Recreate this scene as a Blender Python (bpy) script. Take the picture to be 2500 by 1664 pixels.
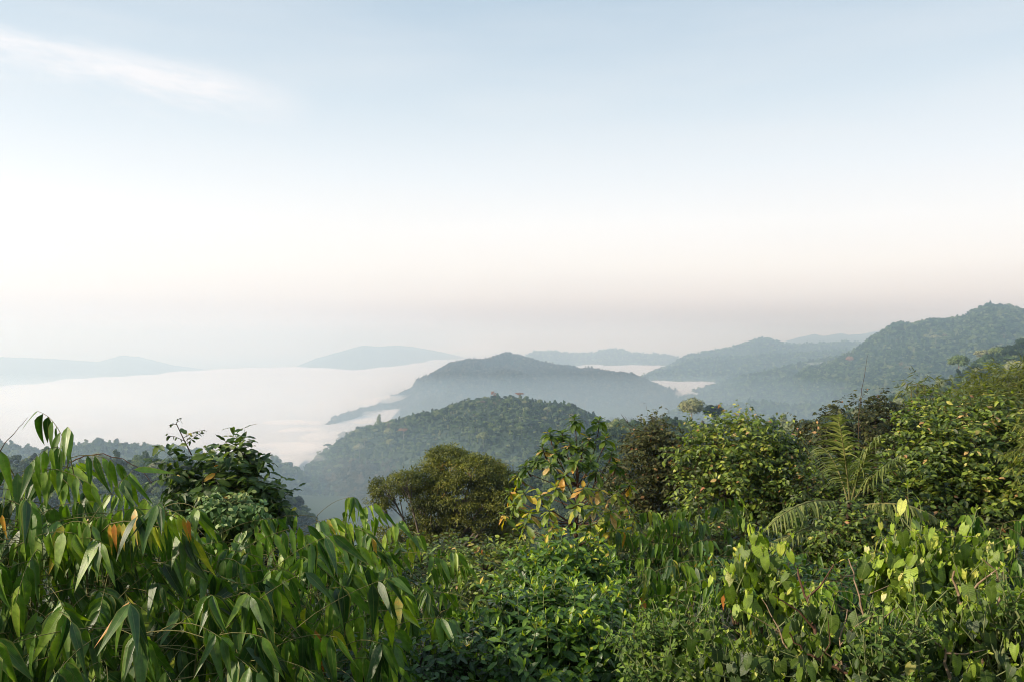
import bpy, math, random
import numpy as np
from mathutils import Vector, Matrix

random.seed(7)
rng = np.random.default_rng(7)
scene = bpy.context.scene
for o in list(bpy.data.objects):
    bpy.data.objects.remove(o)
R = math.radians

# ------------------------------------------------------------------ camera, sky, sun, exposure
F, CX, CY = 1944.0, 1250.0, 832.0          # focal length and centre in pixels of the 2500 px wide photograph
cam_d = bpy.data.cameras.new('camera')
cam_d.sensor_width = 36.0
cam_d.lens = 36.0 * F / 2500.0
cam_d.clip_start, cam_d.clip_end = 0.1, 120000.0
cam = bpy.data.objects.new('camera', cam_d)
cam.rotation_euler = (R(90), 0, 0)
scene.collection.objects.link(cam)
scene.camera = cam

SUN_EL, SUN_AZ = 26.0, -108.0              # azimuth from +Y (the view direction), clockwise: at the left
world = bpy.data.worlds.new('World')
scene.world = world
world.use_nodes = True
wn, wl = world.node_tree.nodes, world.node_tree.links
wn.clear()
w_out = wn.new('ShaderNodeOutputWorld')
sky = wn.new('ShaderNodeTexSky')
sky.sky_type = 'NISHITA'
sky.sun_disc = False
sky.sun_elevation = R(SUN_EL)
sky.sun_rotation = R(SUN_AZ)
sky.air_density, sky.dust_density, sky.ozone_density = 1.0, 2.0, 1.0
sky.altitude = 800
bg_sky = wn.new('ShaderNodeBackground')
bg_sky.inputs['Strength'].default_value = 0.10
wl.new(sky.outputs['Color'], bg_sky.inputs['Color'])
tc = wn.new('ShaderNodeTexCoord')
sep = wn.new('ShaderNodeSeparateXYZ')
wl.new(tc.outputs['Generated'], sep.inputs[0])


def wmath(op, a, b=None, c=None, clamp=False):
    n = wn.new('ShaderNodeMath')
    n.operation = op
    n.use_clamp = clamp
    for i, v in enumerate((a, b, c)):
        if v is None:
            continue
        if isinstance(v, (int, float)):
            n.inputs[i].default_value = v
        else:
            wl.new(v, n.inputs[i])
    return n.outputs[0]


ramp = wn.new('ShaderNodeValToRGB')        # thin morning veil in front of the blue: colour by height above the horizon
cr = ramp.color_ramp
SKY_STOPS = [(0.0, (0.70, 0.63, 0.63)), (0.034, (0.77, 0.70, 0.69)), (0.056, (0.95, 0.89, 0.85)), (0.09, (1.03, 0.99, 0.94)), (0.14, (1.00, 0.995, 0.98)),
             (0.20, (0.85, 0.90, 0.935)), (0.28, (0.665, 0.76, 0.83)), (0.39, (0.46, 0.585, 0.70)), (0.60, (0.31, 0.43, 0.57)), (1.0, (0.19, 0.30, 0.45))]
while len(cr.elements) < len(SKY_STOPS):
    cr.elements.new(0.5)
for el, (p, c) in zip(cr.elements, SKY_STOPS):
    el.position = p
    el.color = (*c, 1)
wl.new(sep.outputs[2], ramp.inputs[0])
# a long streak of cirrus: direction over the forward axis, rotated along the streak
yy = wmath('MAXIMUM', sep.outputs[1], 0.02)
u = wmath('DIVIDE', sep.outputs[0], yy)
v = wmath('DIVIDE', sep.outputs[2], yy)
ca, sa = math.cos(-0.20), math.sin(-0.20)
du = wmath('ADD', u, 0.47)
dv = wmath('SUBTRACT', v, 0.345)
al = wmath('ADD', wmath('MULTIPLY', du, ca), wmath('MULTIPLY', dv, sa))
ac = wmath('SUBTRACT', wmath('MULTIPLY', dv, ca), wmath('MULTIPLY', du, sa))
comb = wn.new('ShaderNodeCombineXYZ')
wl.new(wmath('MULTIPLY', al, 7.0), comb.inputs[0])
wl.new(wmath('MULTIPLY', ac, 34.0), comb.inputs[1])
nz = wn.new('ShaderNodeTexNoise')
nz.inputs['Scale'].default_value = 1.0
nz.inputs['Detail'].default_value = 10.0
nz.inputs['Roughness'].default_value = 0.66
wl.new(comb.outputs[0], nz.inputs['Vector'])
acw = wmath('ADD', ac, wmath('MULTIPLY', wmath('SUBTRACT', nz.outputs[0], 0.5), 0.06))
up = wmath('GREATER_THAN', acw, 0.0)
wid = wmath('ADD', wmath('MULTIPLY', up, -0.022), 0.036)     # crisp above, trailing below
g = wmath('POWER', 2.718, wmath('MULTIPLY', wmath('POWER', wmath('DIVIDE', wmath('ABSOLUTE', acw), wid), 2.0), -1.0))
endr = wmath('SMOOTH_MIN', 1.0, wmath('MULTIPLY', wmath('SUBTRACT', 0.235, al), 7.0), 0.2)
endr = wmath('MAXIMUM', endr, 0.0)
endl = wmath('MULTIPLY', wmath('ADD', al, 0.9), 4.0, clamp=True)
cl = wmath('MULTIPLY', wmath('MULTIPLY', g, wmath('MULTIPLY', endr, endl)), wmath('MULTIPLY_ADD', nz.outputs[0], 2.6, -0.52, clamp=True), clamp=True)
cl = wmath('MULTIPLY', cl, wmath('GREATER_THAN', sep.outputs[1], 0.05))
# faint veils everywhere
mp = wn.new('ShaderNodeMapping')
mp.inputs['Scale'].default_value = (2.2, 2.2, 14.0)
wl.new(tc.outputs['Generated'], mp.inputs[0])
nz2 = wn.new('ShaderNodeTexNoise')
nz2.inputs['Scale'].default_value = 1.3
nz2.inputs['Detail'].default_value = 5.0
wl.new(mp.outputs[0], nz2.inputs['Vector'])
veil = wmath('MULTIPLY', wmath('MULTIPLY_ADD', nz2.outputs[0], 2.2, -0.85, clamp=True), 0.32)
mix1 = wn.new('ShaderNodeMix'); mix1.data_type = 'RGBA'
wl.new(veil, mix1.inputs['Factor'])
wl.new(ramp.outputs[0], mix1.inputs['A'])
mix1.inputs['B'].default_value = (0.88, 0.875, 0.87, 1)
mix2 = wn.new('ShaderNodeMix'); mix2.data_type = 'RGBA'
wl.new(wmath('MULTIPLY', cl, 1.0), mix2.inputs['Factor'])
wl.new(mix1.outputs['Result'], mix2.inputs['A'])
mix2.inputs['B'].default_value = (0.90, 0.895, 0.905, 1)
bg_veil = wn.new('ShaderNodeBackground')
bg_veil.inputs['Strength'].default_value = 1.04
wl.new(mix2.outputs['Result'], bg_veil.inputs['Color'])
mixw = wn.new('ShaderNodeMixShader')
mixw.inputs[0].default_value = 0.88
wl.new(bg_sky.outputs[0], mixw.inputs[1])
wl.new(bg_veil.outputs[0], mixw.inputs[2])
wl.new(mixw.outputs[0], w_out.inputs[0])

sun_d = bpy.data.lights.new('sun', 'SUN')
sun_d.energy = 4.9
sun_d.angle = R(1.5)
sun_d.color = (1.0, 0.87, 0.70)
sun = bpy.data.objects.new('sun', sun_d)
_sd = Vector((math.sin(R(SUN_AZ)) * math.cos(R(SUN_EL)), math.cos(R(SUN_AZ)) * math.cos(R(SUN_EL)), math.sin(R(SUN_EL))))
sun.rotation_euler = _sd.to_track_quat('Z', 'Y').to_euler()
scene.collection.objects.link(sun)

vs = scene.view_settings
vs.view_transform, vs.look, vs.exposure, vs.gamma = 'Standard', 'None', 0.2, 1.0
vs.use_curve_mapping = False
scene.cycles.max_bounces = 8
scene.cycles.diffuse_bounces = 2
scene.cycles.filter_width = 1.0
scene.cycles.glossy_bounces = 2
scene.cycles.transmission_bounces = 4
scene.cycles.volume_bounces = 3
scene.cycles.use_denoising = True

# ------------------------------------------------------------------ helpers
COL = scene.collection


def pt(px, py, Y):
    return Vector(((px - CX) / F * Y, Y, (CY - py) / F * Y))


def link(o):
    COL.objects.link(o)
    return o


def tag(o, label=None, cat=None, group=None, kind=None):
    if label: o['label'] = label
    if cat: o['category'] = cat
    if group: o['group'] = group
    if kind: o['kind'] = kind
    return o


def empty(name, loc, label, cat, group=None):
    o = bpy.data.objects.new(name, None)
    o.location = loc
    o.empty_display_size = 0.2
    link(o)
    return tag(o, label, cat, group)


def fast_mesh(name, V, faces, mat=None, uv=None, col=None, smooth=True):
    """V (n,3); faces: list of arrays (m,k)."""
    me = bpy.data.meshes.new(name)
    V = np.asarray(V, dtype=np.float32)
    me.vertices.add(len(V))
    me.vertices.foreach_set('co', V.ravel())
    faces = [np.asarray(f, dtype=np.int32) for f in faces if len(f)]
    nl = sum(f.size for f in faces)
    npol = sum(len(f) for f in faces)
    me.loops.add(nl)
    li = np.concatenate([f.ravel() for f in faces])
    me.loops.foreach_set('vertex_index', li)
    me.polygons.add(npol)
    tot = np.concatenate([np.full(len(f), f.shape[1], np.int32) for f in faces])
    st = np.concatenate([[0], np.cumsum(tot)[:-1]]).astype(np.int32)
    me.polygons.foreach_set('loop_start', st)
    me.polygons.foreach_set('use_smooth', np.full(npol, smooth, dtype=bool))
    if uv is not None:
        l = me.uv_layers.new(name='UVMap')
        l.uv.foreach_set('vector', np.asarray(uv, np.float32)[li].ravel())
    if col is not None:
        a = me.attributes.new('leafcol', 'FLOAT_COLOR', 'POINT')
        a.data.foreach_set('color', np.asarray(col, np.float32).ravel())
    me.update(calc_edges=True)
    me.validate()
    if mat: me.materials.append(mat)
    return me


def mobj(name, me, parent=None, loc=(0, 0, 0)):
    o = bpy.data.objects.new(name, me)
    o.location = loc
    if parent: o.parent = parent
    return link(o)


def hash2(ix, iy, seed):
    h = (ix.astype(np.int64) * 374761393 + iy.astype(np.int64) * 668265263 + seed * 974711) & 0x7fffffff
    h = ((h ^ (h >> 13)) * 1274126177) & 0x7fffffff
    return ((h ^ (h >> 16)) & 0xffff) / 65535.0


def vnoise(x, y, seed=0):
    ix, iy = np.floor(x), np.floor(y)
    fx, fy = x - ix, y - iy
    fx, fy = fx * fx * (3 - 2 * fx), fy * fy * (3 - 2 * fy)
    a, b = hash2(ix, iy, seed), hash2(ix + 1, iy, seed)
    c, d = hash2(ix, iy + 1, seed), hash2(ix + 1, iy + 1, seed)
    return (a * (1 - fx) + b * fx) * (1 - fy) + (c * (1 - fx) + d * fx) * fy


def fbm(x, y, seed=0, oct=4):
    s, a, t = 0, 0.5, 0
    for i in range(oct):
        s = s + a * (vnoise(x, y, seed + i) - 0.5)
        x, y, a = x * 2.03, y * 2.03, a * 0.5
    return s * 2


class NT:
    """small helper around a material's node tree"""
    def __init__(self, name):
        self.m = bpy.data.materials.new(name)
        self.m.use_nodes = True
        self.n, self.l = self.m.node_tree.nodes, self.m.node_tree.links
        self.n.clear()
        self.out = self.n.new('ShaderNodeOutputMaterial')

    def new(self, t, **kw):
        n = self.n.new(t)
        for k, v in kw.items():
            setattr(n, k, v)
        return n

    def put(self, sock, v):
        if isinstance(v, bpy.types.NodeSocket):
            self.l.new(v, sock)
        else:
            sock.default_value = v

    def math(self, op, a, b=None, c=None, clamp=False):
        n = self.new('ShaderNodeMath', operation=op, use_clamp=clamp)
        for i, v in enumerate((a, b, c)):
            if v is not None: self.put(n.inputs[i], v)
        return n.outputs[0]

    def mix(self, f, a, b):
        n = self.new('ShaderNodeMix', data_type='RGBA')
        self.put(n.inputs['Factor'], f)
        self.put(n.inputs['A'], a if isinstance(a, bpy.types.NodeSocket) else (*a, 1))
        self.put(n.inputs['B'], b if isinstance(b, bpy.types.NodeSocket) else (*b, 1))
        return n.outputs['Result']

    def noise(self, vec, scale, detail=3, rough=0.5):
        n = self.new('ShaderNodeTexNoise')
        if vec is not None: self.l.new(vec, n.inputs['Vector'])
        n.inputs['Scale'].default_value = scale
        n.inputs['Detail'].default_value = detail
        n.inputs['Roughness'].default_value = rough
        return n.outputs[0]

    def ramp(self, f, stops, interp='LINEAR'):
        n = self.new('ShaderNodeValToRGB')
        n.color_ramp.interpolation = interp
        while len(n.color_ramp.elements) < len(stops): n.color_ramp.elements.new(0.5)
        for e, (p, c) in zip(n.color_ramp.elements, stops):
            e.position, e.color = p, (*c, 1)
        self.put(n.inputs[0], f)
        return n.outputs[0]


def simple_mat(name, c1, c2, scale, rough=0.8, bump=0.0):
    t = NT(name)
    geo = t.new('ShaderNodeNewGeometry')
    nzv = t.noise(geo.outputs['Position'], scale, 5, 0.6)
    b = t.new('ShaderNodeBsdfPrincipled')
    t.put(b.inputs['Base Color'], t.ramp(nzv, [(0.3, c1), (0.7, c2)]))
    b.inputs['Roughness'].default_value = rough
    b.inputs['Specular IOR Level'].default_value = 0.25
    if bump:
        bp = t.new('ShaderNodeBump')
        bp.inputs['Strength'].default_value = 0.6
        bp.inputs['Distance'].default_value = bump
        t.l.new(nzv, bp.inputs['Height'])
        t.l.new(bp.outputs[0], b.inputs['Normal'])
    t.l.new(b.outputs[0], t.out.inputs[0])
    return t.m


def volume_mat(name, col, absorb, dens, aniso=0.0):
    t = NT(name)
    v = t.new('ShaderNodeVolumePrincipled')
    v.inputs['Color'].default_value = (*col, 1)
    v.inputs['Absorption Color'].default_value = (*absorb, 1)
    v.inputs['Density'].default_value = dens
    v.inputs['Anisotropy'].default_value = aniso
    v.inputs['Density Attribute'].default_value = ''
    t.l.new(v.outputs[0], t.out.inputs['Volume'])
    return t.m


# ------------------------------------------------------------------ ground, hills, fog
M_ground = simple_mat('forest_floor', (0.018, 0.016, 0.008), (0.045, 0.045, 0.018), 1.4, 1.0, 0.1)
M_hill = simple_mat('hill_undergrowth', (0.020, 0.036, 0.018), (0.05, 0.075, 0.03), 0.02, 0.95, 2.0)


def z_ground(Y):
    return -2.8 - 0.30 * max(Y, 0.0)


def build_ground():
    ys = np.concatenate([[-2900, -900, -450, -300, -200, -120, -60, -30, -16, -11], np.linspace(-10, 60, 71), np.geomspace(66, 1480, 30), [1600, 2500, 4500, 9000, 16000, 25000, 33000]])
    us = np.linspace(-1, 1, 41)
    V, nx = [], len(us)
    for y in ys:
        w = 40 + abs(y) * 0.95 if y > -300 else 3000
        z = -2.8 + (0.62 * max(0.0, -y - 3.0) * (1 if y > -240 else 240.0 / -y) if y < 0 else -0.30 * y)   # unseen slope behind the camera, added to block low sky light from there
        z = max(z, -450.0)
        x = us * min(w, 28000)
        zz = z + (fbm(x / 4.0, np.full(nx, y / 4.0), 3) * 0.35 if y < 70 else 0)
        V.append(np.stack([x, np.full(nx, y), np.broadcast_to(zz, x.shape)], 1))
    V = np.concatenate(V)
    i, j = np.meshgrid(np.arange(len(ys) - 1), np.arange(nx - 1), indexing='ij')
    a = (i * nx + j).ravel()
    q = np.stack([a, a + 1, a + nx + 1, a + nx], 1)
    tag(mobj('ground', fast_mesh('ground', V, [q], M_ground)), kind='structure')


build_ground()


class Hill:
    def __init__(self, name, crest, rr, tree_h, front, back, lf, lb, amp, seed, w=40.0, rough=0.0, floor=None):
        self.name = name
        self.cx, self.cy = np.array([p[0] for p in crest], float), np.array([p[1] for p in crest], float)
        self.rx, self.rv = np.array([p[0] for p in rr], float), np.array([p[1] for p in rr], float)
        self.th, self.front, self.back, self.lf, self.lb = tree_h, front, back, lf, lb
        self.amp, self.seed, self.w, self.rough, self.floor = amp, seed, w, rough, floor

    def crest_y(self, px):
        return np.interp(px, self.cx, self.cy)

    def dist(self, px):
        return np.interp(px, self.rx, self.rv)

    def z(self, px, Y):
        rc = self.dist(px)
        s = Y - rc
        zc = (CY - self.crest_y(px)) / F * rc - self.th
        soft = np.sqrt(s * s + self.w ** 2) - self.w
        k = np.where(s < 0, self.front, self.back)
        x = (px - CX) / F * Y
        away = np.clip(np.abs(s) / (self.w * 4), 0, 1)
        nzv = fbm(x / (self.amp * 7), Y / (self.amp * 7), self.seed, 3) * self.amp
        drop = k * soft
        if self.floor is not None:
            fl = np.interp(px, [f[0] for f in self.floor], [f[1] for f in self.floor])
            D = np.maximum(zc - fl, 6.0)
            drop = np.where(s < 0, D * (1 - np.exp(-drop / D)), drop)
        return zc - drop + np.minimum(nzv, 0.6 * k * soft) * away

    def build(self, npx, ns, mat):
        pxs = np.linspace(self.cx[0], self.cx[-1], npx)
        t = np.linspace(0, 1, ns)
        s = np.concatenate([-self.lf * (1 - t) ** 1.3, self.lb * (t[1:] ** 1.3)])
        PX, S = np.meshgrid(pxs, s)
        Yg = np.maximum(self.dist(PX) + S, 30.0)
        Z = self.z(PX, Yg)
        X = (PX - CX) / F * Yg
        if self.rough:
            Z = Z + self.rough * (vnoise(X / 11.0, Yg / 11.0, self.seed + 50) + 0.6 * vnoise(X / 5.0, Yg / 5.0, self.seed + 51))
        V = np.stack([X.ravel(), Yg.ravel(), np.maximum(Z, -449.0).ravel()], 1)
        i, j = np.meshgrid(np.arange(len(s) - 1), np.arange(npx - 1), indexing='ij')
        a = (i * npx + j).ravel()
        q = np.stack([a, a + 1, a + npx + 1, a + npx], 1)
        o = mobj(self.name, fast_mesh(self.name, V, [q], mat))
        return tag(o, kind='structure')


HILLS = {}
def hill(key, *a, **k):
    HILLS[key] = Hill(*a, **k)


hill('wooded', 'wooded_hill',
     [(690, 1190), (749, 1132), (804, 1086), (838, 1063), (872, 1042), (933, 1026), (973, 1016), (1007, 1007), (1058, 999), (1102, 984), (1143, 970),
      (1194, 962), (1245, 963), (1296, 967), (1347, 978), (1400, 985), (1455, 1012), (1520, 1040), (1620, 1080), (1750, 1140)],
     [(690, 1420), (800, 1360), (1000, 1250), (1200, 1150), (1400, 1060), (1750, 950)], 9, 0.40, 0.5, 520, 300, 26, 11)
hill('valley', 'valley_ground',
     [(-900, 1205), (800, 1215), (1800, 1215), (3400, 1200)], [(-900, 1020), (3400, 1020)], 0, 0.12, 0.25, 420, 420, 14, 15)
hill('left', 'forested_ridge',
     [(-500, 1060), (-200, 1076), (0, 1078), (34, 1084), (98, 1096), (143, 1094), (190, 1084), (238, 1074), (340, 1088), (421, 1088), (475, 1094), (604, 1118),
      (668, 1118), (714, 1134), (760, 1165), (860, 1230)],
     [(-500, 1060), (0, 1100), (400, 1130), (714, 1200), (860, 1200)], 10, 0.32, 0.5, 380, 300, 18, 21)
hill('near_left', 'forested_slope',
     [(-500, 1085), (0, 1118), (170, 1122), (300, 1120), (430, 1124), (560, 1138), (650, 1165), (720, 1210), (800, 1300), (900, 1420)],
     [(-500, 470), (0, 500), (430, 520), (650, 560), (900, 600)], 8, 0.26, 0.5, 240, 200, 12, 31, w=25)
hill('right', 'forested_shoulder',
     [(1150, 1330), (1250, 1180), (1330, 1100), (1400, 1055), (1500, 1026), (1620, 1026), (1700, 1022), (1800, 1032), (1900, 1038), (2000, 1016), (2120, 985), (2175, 967), (2260, 934), (2311, 920),
      (2345, 900), (2396, 875), (2420, 855), (2500, 832), (2700, 770), (3000, 700)],
     [(1330, 430), (1700, 450), (2000, 500), (2300, 600), (2500, 650), (3000, 720)], 9, 0.30, 0.5, 260, 220, 12, 41, w=25)
hill('right_mountain', 'right_mountain',
     [(1560, 990), (1640, 968), (1700, 960), (1744, 951), (1788, 940), (1836, 925), (1890, 924), (1938, 917), (1965, 897), (2023, 883), (2080, 857), (2107, 836), (2135, 816), (2175, 792),
      (2196, 785), (2230, 787), (2264, 779), (2318, 775), (2352, 772), (2379, 755), (2413, 740), (2447, 744), (2481, 750), (2540, 765), (2700, 740), (3000, 690)],
     [(1560, 2950), (1700, 2800), (1900, 2700), (2100, 2550), (2413, 2400), (3000, 2300)], 10, 0.34, 0.5, 1300, 500, 95, 51, floor=[(0, -205)])
hill('back_mountain', 'back_mountain',
     [(690, 1095), (726, 1072), (770, 1060), (804, 1026), (817, 1017), (865, 1000), (916, 988), (953, 969), (1007, 945), (1018, 927), (1058, 908), (1102, 884), (1157, 874), (1191, 874), (1215, 865), (1235, 858),
      (1265, 865), (1313, 879), (1357, 889), (1395, 891), (1417, 899), (1444, 896), (1489, 906), (1540, 909), (1573, 922), (1607, 939), (1648, 956), (1700, 990), (1760, 1040)],
     [(690, 1750), (730, 1830), (817, 2150), (916, 2500), (1018, 3000), (1240, 3700), (1417, 3550), (1573, 3300), (1700, 3000)], 10, 0.26, 0.5, 1900, 500, 85, 61, floor=[(690, -300), (760, -275), (830, -228), (900, -216), (980, -210)])
hill('far_right', 'far_hill',
     [(1560, 925), (1600, 907), (1640, 893), (1672, 871), (1730, 861), (1791, 851), (1828, 837), (1855, 829), (1886, 833), (1913, 841), (1960, 843), (2070, 838), (2200, 845), (2400, 860)],
     [(1560, 4900), (1855, 5400), (2400, 5200)], 4, 0.22, 0.4, 1500, 700, 70, 71, w=60, rough=9)
hill('far_spur', 'far_spur',
     [(1560, 925), (1590, 914), (1640, 903), (1660, 890), (1690, 880), (1740, 876), (1800, 872), (1900, 868), (2050, 860), (2200, 850)],
     [(1560, 4300), (1700, 4500), (2200, 4400)], 4, 0.22, 0.4, 900, 600, 50, 76, w=50, rough=9)
hill('low_spur', 'low_spur',
     [(1690, 955), (1750, 940), (1790, 927), (1828, 917), (1900, 900), (2000, 880), (2100, 860)],
     [(1690, 3300), (2100, 3400)], 6, 0.3, 0.4, 500, 400, 40, 78, w=50, rough=8)
hill('far_mid', 'far_ridge',
     [(1230, 890), (1285, 871), (1305, 861), (1349, 859), (1377, 866), (1438, 866), (1489, 854), (1523, 858), (1540, 863), (1607, 868), (1645, 872), (1700, 890)],
     [(1230, 7000), (1490, 7300), (1700, 6800)], 4, 0.2, 0.35, 1300, 700, 80, 81, w=60, rough=10)
hill('far_peaks', 'distant_peaks',
     [(1840, 852), (1904, 838), (1944, 827), (1989, 817), (2012, 822), (2053, 815), (2073, 819), (2107, 817), (2160, 806), (2300, 800), (2500, 820)],
     [(1840, 8800), (2500, 9200)], 4, 0.25, 0.4, 1500, 800, 90, 91, w=80, rough=12)
hill('dim_left', 'dim_ridge',
     [(700, 905), (770, 876), (831, 859), (885, 844), (926, 847), (967, 844), (1007, 847), (1075, 859), (1130, 872), (1200, 892)],
     [(700, 8600), (885, 9000), (1200, 10500)], 4, 0.2, 0.4, 1500, 800, 90, 95, w=80, rough=10)
hill('dim_far_left', 'dim_mountain',
     [(-700, 860), (-300, 880), (0, 872), (120, 876), (238, 884), (299, 868), (340, 872), (424, 892), (520, 905), (640, 915)],
     [(-700, 8200), (0, 8300), (640, 9300)], 4, 0.2, 0.4, 1500, 800, 90, 97, w=80, rough=10)

for key, (nx_, ns_) in dict(valley=(120, 40), wooded=(150, 50), left=(130, 40), near_left=(120, 36), right=(160, 36), right_mountain=(220, 70), back_mountain=(260, 70),
                            far_right=(420, 90), far_spur=(380, 70), low_spur=(240, 50), far_mid=(300, 60), far_peaks=(240, 50), dim_left=(240, 50), dim_far_left=(300, 50)).items():
    HILLS[key].build(nx_, ns_, M_hill)


def build_fog():
    t = NT('fog_top')
    b = t.new('ShaderNodeBsdfDiffuse')
    geo = t.new('ShaderNodeNewGeometry')
    nzv = t.noise(geo.outputs['Position'], 0.006, 5, 0.6)
    bp = t.new('ShaderNodeBump')
    bp.inputs['Strength'].default_value = 0.5
    bp.inputs['Distance'].default_value = 12.0
    t.l.new(nzv, bp.inputs['Height'])
    t.l.new(bp.outputs[0], b.inputs['Normal'])
    b.inputs['Color'].default_value = (0.70, 0.685, 0.68, 1)
    t.l.new(b.outputs[0], t.out.inputs[0])
    pxs = np.linspace(-900, 3400, 330)
    shore = np.interp(pxs, [-900, 0, 80, 130, 165, 300, 400, 520, 700, 740, 770, 804, 860, 906, 957, 1041, 1090, 1150, 3400],
                      [3900, 3960, 4080, 4290, 4700, 5050, 5600, 6400, 6900, 6900, 6500, 6200, 6000, 6300, 7250, 8400, 12000, 24000, 26000])
    shore = shore * (1 + 0.035 * fbm(pxs / 60.0, pxs * 0, 5, 4))
    near = np.interp(pxs, [-900, 640, 715, 745, 775, 800, 830, 916, 1018, 1240, 1417, 1573, 1640, 1690, 1740, 1836, 1938, 2080, 3400],
                     [1000, 1050, 1250, 1380, 1390, 1420, 1460, 1700, 3080, 3760, 3600, 3330, 3020, 2870, 2860, 2800, 2750, 2640, 2500])
    us = np.concatenate([np.linspace(-0.06, 0, 14)[:-1], np.linspace(0, 1, 170) ** 1.5, 1 + np.linspace(0.01, 0.10, 14)])
    PX, U = np.meshgrid(pxs, us)
    SH, NE = np.broadcast_to(shore, PX.shape), np.broadcast_to(near, PX.shape)
    Yg = NE + (SH - NE) * U
    X = (PX - CX) / F * Yg
    Z = -220 + 9 * fbm(X / 240.0, Yg / 300.0, 7, 5) + 16 * fbm(X / 900.0, Yg / 1500.0, 8, 4)
    Z = Z + 17 * np.clip((PX - 1330) / 120, 0, 1)
    d = np.clip((U - 0.985) / 0.1, 0, 1.15)
    Z = Z - 235 * d ** 1.5 - 235 * np.clip((0.01 - U) / 0.07, 0, 1) ** 1.3
    V = np.stack([X.ravel(), Yg.ravel(), np.maximum(Z, -449).ravel()], 1)
    nx = len(pxs)
    i, j = np.meshgrid(np.arange(len(us) - 1), np.arange(nx - 1), indexing='ij')
    a = (i * nx + j).ravel()
    q = np.stack([a, a + 1, a + nx + 1, a + nx], 1)
    tag(mobj('fog', fast_mesh('fog', V, [q], t.m)), 'white sea of fog filling the valley between the hills', None, None, 'stuff')


build_fog()


def closed_box(name, x0, x1, y0, y1, z0, z1, mat):
    V = [(x, y, z) for z in (z0, z1) for y in (y0, y1) for x in (x0, x1)]
    q = [(0, 2, 3, 1), (4, 5, 7, 6), (0, 1, 5, 4), (2, 6, 7, 3), (0, 4, 6, 2), (1, 3, 7, 5)]
    return mobj(name, fast_mesh(name, V, [q], mat, smooth=False))


HAZE_D = 2.7e-4
tag(closed_box('haze', -29000, 29000, -3000, 34000, -452, 190, volume_mat('haze_air', (0.63, 0.83, 1.0), (1, 1, 1), HAZE_D, 0.45)),
    'thin morning haze lying over the hills', None, None, 'stuff')
tag(closed_box('valley_mist', -2800, 2800, 330, 2700, -430, -112, volume_mat('mist_air', (0.64, 0.85, 1.0), (1, 1, 1), 6.5e-4, 0.35)),
    'thin mist lying low in the valley', None, None, 'stuff')


def mist_puffs():
    """thin shreds of fog clinging to the slopes at the edge of the fog sea"""
    mm = volume_mat('puff_air', (1.0, 1.0, 1.0), (1, 1, 1), 0.016)
    for k, (px, py, Y, a, b, c, rot) in enumerate([(745, 1095, 1500, 70, 28, 9, 0.3), (790, 1062, 1700, 60, 22, 9, 0.2), (730, 1050, 1900, 60, 25, 8, 0.1), (715, 1030, 2050, 75, 22, 7, 0.0), (865, 1030, 2150, 70, 20, 9, 0.25),
                                              (940, 975, 2550, 75, 30, 12, 0.3), (1655, 968, 2850, 50, 30, 22, 1.2), (905, 1008, 2350, 70, 20, 8, 0.3), (770, 1085, 1550, 50, 20, 12, 0.5), (725, 1118, 1330, 50, 20, 6, 0.1), (690, 1090, 1600, 90, 40, 9, 0.0), (2010, 887, 3300, 60, 30, 7, 0.0)]):
        r_ = np.random.default_rng(k)
        nu, nv = 18, 10
        th = np.arange(nu) * 2 * np.pi / nu
        V = [(0, 0, -1.0)]
        for j in range(1, nv):
            f = math.pi * (j / nv) - math.pi / 2
            for t in th:
                d = np.array([math.cos(f) * math.cos(t), math.cos(f) * math.sin(t), math.sin(f)])
                g_ = 1 + 0.25 * math.sin(3 * t + k) * math.cos(f) + 0.18 * math.sin(5 * t + 2 * k + 3 * f)
                V.append(tuple(d * g_))
        V.append((0, 0, 1.0))
        V = np.array(V) * np.array([a, b, c])
        top = len(V) - 1
        tri = [(0, 1 + (i + 1) % nu, 1 + i) for i in range(nu)] + [(top, 1 + (nv - 2) * nu + i, 1 + (nv - 2) * nu + (i + 1) % nu) for i in range(nu)]
        q = [(1 + j * nu + i, 1 + j * nu + (i + 1) % nu, 1 + (j + 1) * nu + (i + 1) % nu, 1 + (j + 1) * nu + i) for j in range(nv - 2) for i in range(nu)]
        o = mobj('mist', fast_mesh('mist', V, [tri, q], mm))
        o.location = pt(px, py, Y)
        o.rotation_euler = (0, -rot * 0.4, 0)
        tag(o, 'shred of white mist clinging to the slope at the edge of the fog', None, None, 'stuff')


mist_puffs()

# ------------------------------------------------------------------ the forests on the hills
def forest_mat(name, stops):
    t = NT(name)
    oi = t.new('ShaderNodeObjectInfo')
    geo = t.new('ShaderNodeNewGeometry')
    big = t.noise(geo.outputs['Position'], 0.012, 3, 0.5)
    fine = t.noise(geo.outputs['Position'], 0.9, 3, 0.6)
    f = t.math('ADD', t.math('MULTIPLY', oi.outputs['Random'], 0.92), t.math('MULTIPLY', t.math('SUBTRACT', big, 0.5), 0.5), clamp=True)
    col = t.ramp(f, stops)
    hs = t.new('ShaderNodeHueSaturation')
    t.l.new(col, hs.inputs['Color'])
    t.put(hs.inputs['Value'], t.math('MULTIPLY_ADD', fine, 1.7, 0.18))
    b = t.new('ShaderNodeBsdfPrincipled')
    t.l.new(hs.outputs[0], b.inputs['Base Color'])
    b.inputs['Roughness'].default_value = 0.7
    b.inputs['Specular IOR Level'].default_value = 0.2
    tr = t.new('ShaderNodeBsdfTranslucent')
    t.l.new(hs.outputs[0], tr.inputs['Color'])
    ms = t.new('ShaderNodeMixShader')
    ms.inputs[0].default_value = 0.2
    t.l.new(b.outputs[0], ms.inputs[1])
    t.l.new(tr.outputs[0], ms.inputs[2])
    t.l.new(ms.outputs[0], t.out.inputs[0])
    return t.m


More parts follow.
